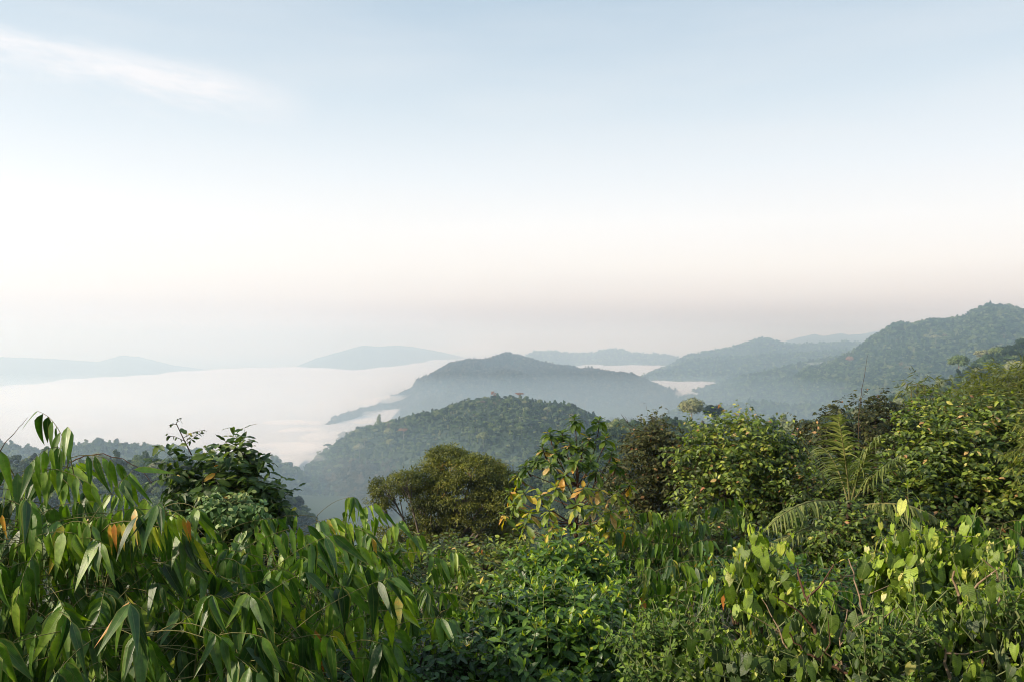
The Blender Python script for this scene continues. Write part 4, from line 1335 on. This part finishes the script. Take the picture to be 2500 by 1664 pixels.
S('heart-leaved shrub in the bottom right corner with big bright leaves', [(2430, 1540, 4.5, 90, 80), (2340, 1570, 4.5, 90, 60), (2440, 1640, 4.3, 110, 60), (2280, 1640, 4.3, 90, 50)],
  44, heart_spray, 'heart_leaf_shrub', 'shrub', 'heart', 'green', HG, seed=23, L=0.36, nl=6, ll=0.115, rb=-0.06, flow=0.8, trunk_r=0.012)
S('heart-leaved shrub low in the middle of the right half, dull green', [(1860, 1580, 4.8, 90, 60), (1760, 1620, 4.7, 90, 60), (1900, 1640, 4.5, 110, 50)],
  36, heart_spray, 'heart_leaf_shrub', 'shrub', 'heart', 'green', HG, seed=24, L=0.32, nl=6, ll=0.095, rb=-0.14, flow=0.7, trunk_r=0.012)
S('light green budding weeds beside the glossy shrub at the bottom', [(1640, 1540, 5.2, 60, 45), (1570, 1580, 5.2, 50, 45), (1700, 1570, 5.2, 60, 45), (1620, 1640, 5.0, 110, 50)],
  85, coffee_spray, 'budding_weed', 'weed', 'weed', 'green', seed=25, L=0.28, nl=6, ll=0.06, tops=0.3, rb=0.05, flow=0.9, trunk_r=0.01)
S('pale sprigs of weed among the bare stems at the bottom right', [(2180, 1560, 4.2, 60, 40), (2240, 1520, 4.3, 40, 40), (2140, 1620, 4.1, 90, 50), (2480, 1500, 4.4, 30, 60)], 40, coffee_spray, 'budding_weed', 'weed', 'weed', 'green', seed=26, L=0.24, nl=5, ll=0.05, rb=0.05, flow=0.9, trunk_r=0.01)

# the tall sapling with rosettes of leaves, some orange
random.seed(91)
pl = Plant('sapling', 'tall red stemmed sapling with rosettes of green and orange leaves', 'tree', 'whorl', 'red', 1405, 1060, 11)
SY = 11.0
trunk_top = pt(1410, 1185, SY)
pl.part('trunk', [pl.base, pt(1412, 1420, SY), pt(1406, 1300, SY), trunk_top], 0.045, 0.022, 8)
low_forks = [pt(1408, 1330, SY), pt(1405, 1280, SY), pt(1408, 1240, SY), trunk_top]
for (x, y, dY, k) in [(1405, 1040, 0, 3), (1375, 1075, 0.1, 3), (1435, 1085, 0.0, 3), (1462, 1045, 0.1, 3), (1345, 1075, -0.1, 3), (1330, 1110, 0.1, 3), (1318, 1138, -0.1, 3), (1392, 1100, -0.3, 3), (1420, 1110, -0.3, 3),
                      (1360, 1120, -0.2, 3), (1290, 1155, 0.0, 3), (1275, 1175, 0.2, 2), (1475, 1085, -0.1, 2), (1490, 1120, 0.1, 2), (1350, 1150, -0.4, 2), (1405, 1140, -0.5, 3), (1500, 1150, 0, 2), (1455, 1165, -0.4, 2),
                      (1265, 1245, 0.0, 1), (1290, 1215, -0.2, 1), (1300, 1265, -0.3, 1), (1325, 1225, -0.5, 1), (1360, 1205, -0.5, 2), (1420, 1205, -0.6, 2), (1460, 1210, -0.5, 2), (1500, 1215, -0.2, 1),
                      (1345, 1260, -0.6, 1), (1410, 1245, -0.7, 1), (1450, 1250, -0.6, 1), (1485, 1260, -0.4, 1), (1520, 1245, 0.1, 1), (1540, 1270, 0.0, 0), (1290, 1290, -0.1, 0), (1350, 1305, -0.5, 0), (1440, 1300, -0.6, 0), (1490, 1305, -0.3, 0), (1515, 1310, 0.1, 0),
                      (1240, 1270, 0.2, 0), (1255, 1215, 0.3, 1), (1380, 1175, -0.5, 2), (1440, 1140, -0.4, 3), (1530, 1195, 0.2, 1)]:
    tip_p = pt(x, y, SY + dY)
    f = low_forks[k]
    mid = f.lerp(tip_p, 0.45) + Vector((0, 0, -0.06)) + jit(0.03)
    pts = [f, mid, tip_p]
    pl.part('branch', pts, 0.009, 0.005, 5)
    d = (tip_p - mid).normalized() + Vector((0, 0, 0.6))
    high = y < 1160
    whorl_spray(pl, tip_p - d.normalized() * 0.06, d, 0.18, 22 if high else 13, 0.180 if high else 0.20, rb=0.02 if high else 0.30, orange=0.05 if high else 0.13, hang=0.35 if high else 0.95)

# bare twig above the leafy young tree
random.seed(92)
pl = Plant('bare_twig', 'nearly bare dark twig rising above the leafy young tree', 'twig', 'dark_oval', 'dark', 440, 1060, 9, base=pt(468, 1110, 9))
st = [pt(468, 1110, 9), pt(448, 1070, 9), pt(430, 1032, 9), pt(438, 1026, 9)]
pl.part('stem', st, 0.008, 0.003, 5)
for (x0, y0, x1, y1, n) in [(455, 1083, 500, 1052, 9), (450, 1075, 402, 1062, 8), (452, 1078, 475, 1062, 6), (432, 1036, 412, 1038, 5), (431, 1030, 443, 1022, 3), (447, 1068, 500, 1048, 7)]:
    a_, b_ = pt(x0, y0, 9), pt(x1, y1, 9)
    pts = [a_, a_.lerp(b_, 0.5) + UPV * 0.02, b_]
    pl.twig(pts, 0.004, 0.002)
    for i in range(n):
        p, dd = along(pts, 0.2 + 0.8 * i / n)
        pl.leaf('oval', p, dd * 0.5 + jit(0.5) - UPV * 0.4, UPV + jit(0.5), uni(0.03, 0.07), 1.0, uni(0, 0.4))

# bare stems and stalks
def stick(label, pix, r, sides=(), name='dead_shoot', cat='shoot', stem='dry', group=None, seed=1, buds=0):
    random.seed(seed)
    P = [pt(*q) for q in pix]
    pl = Plant(name, label, cat, 'weed', stem, pix[-1][0], pix[-1][1], pix[-1][2], group, base=P[-1].copy())
    fine = []
    for i in range(len(P) - 1):
        for k in range(4):
            fine.append(P[i].lerp(P[i + 1], k / 4) + jit(r * 0.5))
    fine.append(P[-1])
    pl.part('stalk', fine[::-1], r, r * 0.35, 6)
    for (t, dx, dz, L) in sides:
        p, dd = along(fine, t)
        e = p + Vector((dx, uni(-0.3, 0.1), dz)).normalized() * L
        pl.part('side_twig', [p, p.lerp(e, 0.5) + jit(0.015), e], r * 0.5, r * 0.2, 5)
        for _ in range(buds):
            pl.leaf('lance', e, Vector((dx, 0, dz)) + jit(0.5), jit(1), uni(0.025, 0.05), 1.0, uni(0.4, 1.0))
    for _ in range(buds * 2):
        pl.leaf('lance', fine[0], UPV + jit(0.5), jit(1), uni(0.025, 0.05), 1.0, uni(0.4, 1.0))


SG = 'bare stems at the lower right'
stick('reddish bare stem rising from the bottom edge, leftmost of the bare stems', [(1945, 1385, 4.6), (1965, 1450, 4.55), (1985, 1520, 4.5), (2000, 1600, 4.4), (2010, 1720, 4.3)], 0.014, [(0.3, 0.5, 0.6, 0.25), (0.55, -0.6, 0.5, 0.3)], stem='red', group=SG, seed=1, buds=1)
stick('thick pale bare stem leaning left among big bright leaves near the right edge', [(2320, 1393, 4.6), (2345, 1450, 4.6), (2375, 1515, 4.5), (2400, 1590, 4.5), (2415, 1720, 4.4)], 0.017, [(0.35, 0.6, 0.7, 0.3)], group=SG, seed=2)
stick('bare stem with a forked top close to the right edge, leaning right', [(2450, 1392, 4.7), (2440, 1450, 4.7), (2420, 1520, 4.6), (2418, 1600, 4.5), (2420, 1720, 4.4)], 0.015, [(0.2, -0.5, 0.8, 0.22), (0.5, 0.6, 0.4, 0.3), (0.65, 0.5, 0.2, 0.2)], group=SG, seed=3)
stick('thin budding stem in front of the dark shrub, tipped with small pale leaves', [(2072, 1362, 5.0), (2090, 1430, 4.9), (2110, 1520, 4.8), (2120, 1600, 4.6), (2130, 1720, 4.5)], 0.010, [(0.15, -0.7, 0.2, 0.15), (0.3, 0.8, 0.2, 0.2), (0.45, -0.7, 0.4, 0.3)], group=SG, seed=4, buds=3)
stick('long slanting bare stem crossing behind the budding stem', [(2190, 1480, 4.7), (2120, 1540, 4.6), (2060, 1600, 4.5), (1990, 1690, 4.4)], 0.008, [(0.4, 0.2, 0.8, 0.2)], group=SG, seed=5)
stick('brown bare stem curving left along the bottom edge', [(1925, 1540, 4.3), (1960, 1590, 4.3), (2040, 1630, 4.25), (2120, 1670, 4.2)], 0.010, [(0.5, 0.1, 0.9, 0.25)], stem='red', group=SG, seed=6)
stick('short upright bare stem near the bottom, between the thick stem and the budding stem', [(2300, 1560, 4.3), (2312, 1620, 4.25), (2325, 1720, 4.2)], 0.013, [(0.2, -0.7, 0.4, 0.3), (0.3, 0.8, 0.1, 0.2)], group=SG, seed=7)
stick('thin bare stem leaning right at the bottom, left of the reddish one', [(2070, 1490, 4.5), (2050, 1560, 4.4), (2055, 1640, 4.3), (2060, 1720, 4.3)], 0.008, [(0.4, 0.6, 0.5, 0.25), (0.6, -0.6, 0.5, 0.25)], group=SG, seed=8)
stick('pale bare stem curving up at the bottom left of the bare stems', [(1860, 1460, 4.8), (1900, 1530, 4.7), (1930, 1600, 4.6), (1950, 1720, 4.5)], 0.007, [(0.4, -0.7, 0.4, 0.25)], group=SG, seed=9, buds=2)
stick('very thin tall grass stalk standing against the right mountain', [(2118, 866, 16), (2110, 920, 16), (2102, 960, 16), (2097, 1010, 16), (2095, 1200, 16)], 0.008, name='grass_stalk', cat='stalk', stem='twig', seed=10)
stick('thin arching dark stalk bending over beside the tallest bamboo shoot', [(372, 1178, 6.2), (345, 1145, 6.2), (300, 1120, 6.2), (250, 1107, 6.2), (205, 1112, 6.2), (165, 1130, 6.2), (150, 1200, 6.2)], 0.006, name='grass_stalk', cat='stalk', stem='red', seed=11)
stick('short bare spear of bamboo at the far left, pointing up right into the fog', [(68, 1018, 5.6), (40, 1050, 5.6), (10, 1080, 5.6), (-10, 1120, 5.6)], 0.004, name='grass_stalk', cat='stalk', stem='twig', seed=12)
stick('thin bare twig poking from the brown-tinged creeper bush', [(1517, 1010, 15), (1535, 1035, 15), (1560, 1050, 15), (1590, 1080, 15)], 0.010, [(0.3, -0.3, 0.7, 0.15), (0.5, 0.6, 0.4, 0.12)], name='bare_twig', cat='twig', stem='dark', seed=13)
for k, (x0, y0, x1, y1, yy_, txt) in enumerate([(340, 1335, 440, 1400, 5.6, 'pale thin bamboo twig slanting down right of the orange leaves'), (640, 1275, 600, 1370, 7.4, 'thin bamboo stalk standing upright under the leafy young tree'),
                                              (720, 1310, 690, 1400, 7.4, 'pale thin stalk leaning left of the slender bamboo shoot'), (830, 1530, 770, 1580, 5.2, 'thin yellowish twig slanting across the bottom bamboo'), (530, 1290, 528, 1370, 6.8, 'tan upright stalk in the dark hollow below the young tree')]):
    stick(txt, [(x0, y0, yy_), ((x0 + x1) / 2 + 3, (y0 + y1) / 2 - 4, yy_), (x1, y1, yy_), (x1 + (x1 - x0) * 0.3, y1 + 70, yy_)], 0.0045, name='grass_stalk', cat='stalk', stem='bamboo', seed=40 + k)

# ------------------------------------------------------------------ palm
def palm():
    random.seed(17)
    base = pt(2075, 1228, 10.4)
    root = empty('palm', (base.x, 11.7, z_ground(11.7)), 'young palm with arching fronds rising from the vine cover on the right', 'palm')
    O = Vector(root.location)
    tv, tq = join([tube([Vector((0, 0, 0)), base * 0.5 + O * 0.5 - O + Vector((0.05, 0, 0)), base - O], 0.035, 0.03, 8)])
    mobj('trunk', fast_mesh('palm_trunk', tv, [tq], SM['dark']), root)
    fr = [([(2075, 1225, 11.7), (2068, 1150, 11.7), (2058, 1070, 11.6), (2045, 1010, 11.5)], 0.56, 1.0, 0.9),
          ([(2078, 1225, 11.7), (2095, 1150, 11.6), (2118, 1085, 11.5), (2150, 1060, 11.3)], 0.50, 1.0, 0.75),
          ([(2080, 1225, 11.7), (2120, 1170, 11.4), (2160, 1130, 11.1), (2200, 1110, 10.9)], 0.34, 1.0, 0.5),
          ([(2065, 1232, 11.7), (2020, 1210, 11.3), (1945, 1212, 10.9), (1872, 1290, 10.6)], 0.40, 1.0, 0.22),
          ([(2090, 1236, 11.5), (2150, 1222, 11.0), (2220, 1222, 10.7), (2285, 1262, 10.5)], 0.36, 1.0, 0.25),
          ([(2065, 1245, 11.5), (2010, 1275, 11.0), (1940, 1300, 10.7), (1865, 1330, 10.5)], 0.26, 1.0, 0.25),
          ([(2075, 1245, 11.5), (2085, 1280, 10.9), (2070, 1310, 10.5), (2040, 1345, 10.3)], 0.25, 0.7, 0.25),
          ([(2070, 1225, 11.8), (2050, 1140, 12.0), (2020, 1080, 12.2), (1990, 1090, 12.4)], 0.34, 0.9, 0.55)]
    for (ctrl, ll, lf, start) in fr:
        c = [pt(*q) - O for q in ctrl]
        pts = []
        for i in range(17):
            t = i / 16
            pts.append(c[0] * (1 - t) ** 3 + c[1] * 3 * t * (1 - t) ** 2 + c[2] * 3 * t * t * (1 - t) + c[3] * t ** 3)
        v, q = tube(pts, 0.016, 0.004, 6)
        f = mobj('frond', fast_mesh('palm_rachis', v, [q], SM['bamboo']), root)
        VV, QQ, UU, CC, n0 = [], [], [], [], 0
        NL = 52
        for k in range(NL):
            t = 0.18 + 0.82 * k / NL
            p, dd = along(pts, t)
            side = dd.cross(UPV)
            if side.length < 0.25: side = Vector((1, 0.2, 0)) - dd * dd.x
            side.normalize()
            for s in (1, -1):
                if random.random() < 0.10: continue
                L = uni(0.75, 1.1) * ll * math.sin(math.pi * (0.18 + 0.78 * (k / NL))) ** 0.7 
                d = (side * s * 0.8 + dd * 0.75 + UPV * 0.12 + jit(0.16)).normalized()
                q0, w = p.copy(), 0.0125
                ccol = random.random()
                nrm = d.cross(dd).normalized()
                wv = nrm.cross(d).normalized()
                for m in range(5):
                    ww = w * (1, 1, 0.85, 0.55, 0.05)[m]
                    VV += [tuple(q0 - wv * ww), tuple(q0 + wv * ww)]
                    UU += [(0, m / 4), (1, m / 4)]
                    CC += [(ccol, 0.3, 0, 1)] * 2
                    if m < 4: QQ.append((n0 + 2 * m, n0 + 2 * m + 1, n0 + 2 * m + 3, n0 + 2 * m + 2))
                    d = (d - UPV * uni(0.28, 0.5)).normalized()
                    q0 = q0 + d * L / 4
                n0 += 10
        lo = mobj('leaflets', fast_mesh('palm_leaflets', np.array(VV), [np.array(QQ)], LM['palm'], np.array(UU), np.array(CC)), f)
        lo['kind'] = 'stuff'
        lo.color = (0, 0, 0, 1)


palm()


# ------------------------------------------------------------------ the round olive tree down the slope
def round_tree():
    random.seed(23)
    r_ = np.random.default_rng(23)
    Y = 42.0
    base = Vector((pt(1020, 1300, Y).x, Y, z_ground(Y) - 0.1))
    root = empty('round_tree', base, 'round-crowned olive brown tree standing alone down the slope in the middle', 'tree')
    lob = [(1095, 1128, 58, 38), (1160, 1150, 62, 40), (1050, 1165, 48, 32), (1215, 1180, 52, 42), (1120, 1205, 80, 42), (1035, 1215, 45, 34), (950, 1192, 46, 28), (990, 1172, 34, 24), (930, 1225, 30, 22),
           (1070, 1255, 70, 45), (1160, 1260, 80, 50), (1220, 1245, 45, 50), (1030, 1295, 45, 34), (945, 1318, 40, 24), (1080, 1320, 80, 40), (1180, 1330, 85, 45), (990, 1345, 60, 30), (1240, 1310, 45, 40), (1085, 1115, 40, 28), (1230, 1205, 35, 30)]
    fork = pt(1045, 1410, Y) - base
    parts = [tube([Vector((0, 0, 0)), fork * 0.5 + Vector((0.1, 0, 0)), fork], 0.30, 0.2, 9)]
    mobj('trunk', fast_mesh('round_trunk', *[x if i == 0 else [x] for i, x in enumerate(join(parts))], SM['grey']), root)
    P, N, HU = [], [], []
    for k, (x, y, rx, ry) in enumerate(lob):
        c = pt(x, y, Y + uni(-1.4, 1.2)) - base
        a, b = rx * Y / F, ry * Y / F
        mid = fork.lerp(c, 0.5) + Vector((uni(-.2, .2), 0, -0.25))
        tb = [tube([fork, mid, c], 0.10, 0.03, 6)]
        for m in range(7):
            d = jit(1).normalized()
            e = c + Vector((d.x * a, d.y * a, d.z * b)) * 0.85
            tb.append(tube([mid.lerp(c, uni(0.3, 0.9)), c.lerp(e, 0.5) + jit(0.1), e], 0.03, 0.008, 4))
        v, q = join(tb)
        mobj('limb', fast_mesh('round_limb', v, [q], SM['grey']), root)
        nc = int(104 * a * b)
        d = r_.normal(size=(nc, 3))
        d /= np.linalg.norm(d, axis=1)[:, None]
        d = d[d[:, 2] > -0.55]
        f = r_.uniform(0.72, 1.05, len(d))
        cen = np.array(c) + d * f[:, None] * np.array([a, a, b])
        for cc, dd_ in zip(cen, d):
            m_ = r_.integers(45, 80)
            e = r_.normal(size=(m_, 3))
            e /= np.linalg.norm(e, axis=1)[:, None]
            e[:, 2] = np.abs(e[:, 2]) * np.where(r_.random(m_) < 0.75, 1, -1)
            sz = r_.uniform(0.26, 0.50)
            P.append(cc + e * sz * np.array([1, 1, 0.5]) * r_.uniform(0.6, 1.05, (m_, 1)))
            N.append(e * 0.8 + dd_ * 0.4)
            HU.append(np.full(m_, r_.normal(0, 0.14)))
    P, N = np.concatenate(P), np.concatenate(N)
    n = len(P)
    HU = np.concatenate(HU)
    A = N * 0.5 + r_.normal(0, 0.5, (n, 3)) + np.array([0, 0, -0.45])
    A /= np.linalg.norm(A, axis=1)[:, None]
    U_ = N * 0.7 + np.array([0, -0.1, 0.7]) + r_.normal(0, 0.35, (n, 3))
    U_ -= A * (U_ * A).sum(1)[:, None]
    U_ /= np.linalg.norm(U_, axis=1)[:, None]
    Sd = np.cross(A, U_)
    L = r_.uniform(0.10, 0.17, n)
    sv, sq, suv = SHAPES[('tuft', 1, 1)]
    V = P[:, None, :] + L[:, None, None] * (sv[None, :, 0:1] * 1.35 * Sd[:, None, :] + sv[None, :, 1:2] * A[:, None, :] + sv[None, :, 2:3] * U_[:, None, :])
    Q = (sq[None] + (np.arange(n) * len(sv))[:, None, None]).reshape(-1, 4)
    hue = np.clip(0.42 + 0.5 * fbm(P[:, 0] * 0.9 + P[:, 1], P[:, 2] * 0.9, 4, 3) + HU + r_.normal(0, 0.12, n), 0, 1)
    Cc = np.repeat(np.stack([hue, r_.random(n), 0 * hue, 1 + 0 * hue], 1), len(sv), 0)
    o = mobj('foliage', fast_mesh('round_foliage', V.reshape(-1, 3), [Q], LM['round'], np.tile(suv, (n, 1)), Cc), root)
    o['kind'] = 'stuff'
    o.color = (0, 0, 0, 1)


round_tree()


# ------------------------------------------------------------------ undergrowth below everything
def undergrowth():
    r_ = np.random.default_rng(5)
    n = 24000
    px = r_.uniform(-150, 2650, n)
    Y = 3.6 + 16 * r_.random(n) ** 1.3
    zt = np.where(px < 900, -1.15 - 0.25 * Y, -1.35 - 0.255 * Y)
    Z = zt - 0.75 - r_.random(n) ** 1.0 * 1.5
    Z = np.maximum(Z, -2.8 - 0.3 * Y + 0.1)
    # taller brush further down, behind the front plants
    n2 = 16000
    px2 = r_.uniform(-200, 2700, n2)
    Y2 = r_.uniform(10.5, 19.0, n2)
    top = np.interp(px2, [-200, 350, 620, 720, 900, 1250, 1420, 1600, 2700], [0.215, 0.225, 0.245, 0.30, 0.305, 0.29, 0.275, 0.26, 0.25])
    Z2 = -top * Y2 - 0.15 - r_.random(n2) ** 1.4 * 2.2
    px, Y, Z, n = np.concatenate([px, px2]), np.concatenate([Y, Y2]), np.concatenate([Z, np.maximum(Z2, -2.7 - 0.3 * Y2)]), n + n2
    P = np.stack([(px - CX) / F * Y, Y, Z], 1)
    A = r_.normal(0, 0.8, (n, 3)) + np.array([0, -0.3, -0.7])
    A /= np.linalg.norm(A, axis=1)[:, None]
    U_ = np.array([0, -0.4, 0.9]) + r_.normal(0, 0.4, (n, 3))
    U_ -= A * (U_ * A).sum(1)[:, None]
    U_ /= np.linalg.norm(U_, axis=1)[:, None]
    Sd = np.cross(A, U_)
    L = r_.uniform(0.12, 0.26, n) * np.clip(Y / 9, 0.7, 1.0)
    sv, sq, suv = SHAPES[('lance', 2, 1)]
    V = P[:, None, :] + L[:, None, None] * (sv[None, :, 0:1] * Sd[:, None, :] + sv[None, :, 1:2] * A[:, None, :] + sv[None, :, 2:3] * U_[:, None, :])
    Q = (sq[None] + (np.arange(n) * len(sv))[:, None, None]).reshape(-1, 4)
    Cc = np.repeat(np.stack([r_.random(n), r_.random(n), np.zeros(n), np.ones(n)], 1), len(sv), 0)
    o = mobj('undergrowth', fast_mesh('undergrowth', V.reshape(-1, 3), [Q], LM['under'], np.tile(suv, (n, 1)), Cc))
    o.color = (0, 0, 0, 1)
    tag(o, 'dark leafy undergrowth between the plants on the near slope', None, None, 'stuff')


undergrowth()


# ------------------------------------------------------------------ which leaves the photograph shows largest
def pick_visible():
    W, H = 1250, 832
    samp = np.array([((u - 0.5), v) for v in np.linspace(0.03, 0.97, 14) for u in (0.12, 0.3, 0.5, 0.7, 0.88)])
    wd = dict(bamboo=0.24, slim=0.13, oval=0.46, lance=0.36, small=0.52, heart=0.74, tuft=0.3)
    M, idx = [], []
    for pi, pl in enumerate(Plant.all):
        for li, lf in enumerate(pl.leaves):
            m = lf[2]
            w = wd[lf[0]]
            M.append((m[0][0] * w, m[0][1], m[0][3], m[1][0] * w, m[1][1], m[1][3], m[2][0] * w, m[2][1], m[2][3]))
            idx.append((pi, li))
    M = np.array(M)
    su, sv = samp[:, 0], samp[:, 1]
    prof = np.sin(np.pi * np.clip(sv, 0.05, 0.95)) ** 0.7
    su = su * prof
    X = M[:, 0:1] * su + M[:, 1:2] * sv + M[:, 2:3]
    Yd = M[:, 3:4] * su + M[:, 4:5] * sv + M[:, 5:6]
    Z = M[:, 6:7] * su + M[:, 7:8] * sv + M[:, 8:9]
    px = ((X / Yd * F + CX) * 0.5).astype(int)
    py = ((CY - Z / Yd * F) * 0.5).astype(int)
    ids = np.broadcast_to(np.arange(len(M))[:, None], px.shape)
    ok = (px >= 0) & (px < W) & (py >= 0) & (py < H)
    px, py, d, ids = px[ok], py[ok], Yd[ok], ids[ok]
    order = np.argsort(-d)
    buf = np.full(W * H, -1)
    buf[(py * W + px)[order]] = ids[order]
    cnt = np.bincount(buf[buf >= 0], minlength=len(M))
    out = [[] for _ in Plant.all]
    for (pi, li), c in zip(idx, cnt):
        out[pi].append(c)
    return out


VIS = pick_visible()
LEAFMESH = {}


def build_plants():
    ntot = 0
    for pl, vis in zip(Plant.all, VIS):
        root = empty(pl.name, pl.base, pl.label, pl.cat, pl.group)
        off = np.array(pl.base)
        for nm, (v, q) in pl.parts:
            mobj(nm, fast_mesh(nm, v - off, [q], SM[pl.stem]), root)
        if pl.twigs:
            v, q = join(pl.twigs)
            o = mobj('twigs', fast_mesh('twigs', v - off, [q], SM[pl.stem]), root)
            o['kind'] = 'stuff'
        if not pl.leaves: continue
        vis = np.array(vis)
        order = np.argsort(-vis)
        single = [i for i in order[:300] if vis[i] >= 4]
        ss = set(single)
        T = Matrix.Translation(-pl.base)
        for i in single:
            kind, var, M, rnd, r2 = pl.leaves[i]
            key = (kind, var, pl.mat)
            me = LEAFMESH.get(key)
            if me is None:
                v, q, uvs = SHAPES[(kind, var, 0)]
                me = LEAFMESH[key] = fast_mesh(kind + '_leaf', v, [q], LM[pl.mat], uvs)
            o = bpy.data.objects.new('leaf', me)
            o.parent = root
            o.matrix_basis = T @ M
            o.color = (rnd, r2, 0, 1)
            COL.objects.link(o)
            ntot += 1
        rest = [i for i in range(len(pl.leaves)) if i not in ss]
        if rest:
            VV, QQ, UU, CC, n0 = [], [], [], [], 0
            for i in rest:
                kind, var, M, rnd, r2 = pl.leaves[i]
                v, q, uvs = SHAPES[(kind, var, 1 if vis[i] < 8 else 0)]
                m = np.array(M)
                VV.append(v @ m[:3, :3].T + m[:3, 3] - off)
                QQ.append(q + n0)
                UU.append(uvs)
                CC.append(np.tile((rnd, r2, 0, 1), (len(v), 1)))
                n0 += len(v)
            o = mobj('foliage', fast_mesh('foliage', np.concatenate(VV), [np.concatenate(QQ)], LM[pl.mat], np.concatenate(UU), np.concatenate(CC)), root)
            o['kind'] = 'stuff'
            o.color = (0, 0, 0, 1)
    print('single leaves', ntot, 'all leaves', sum(len(p.leaves) for p in Plant.all), 'plants', len(Plant.all))


build_plants()
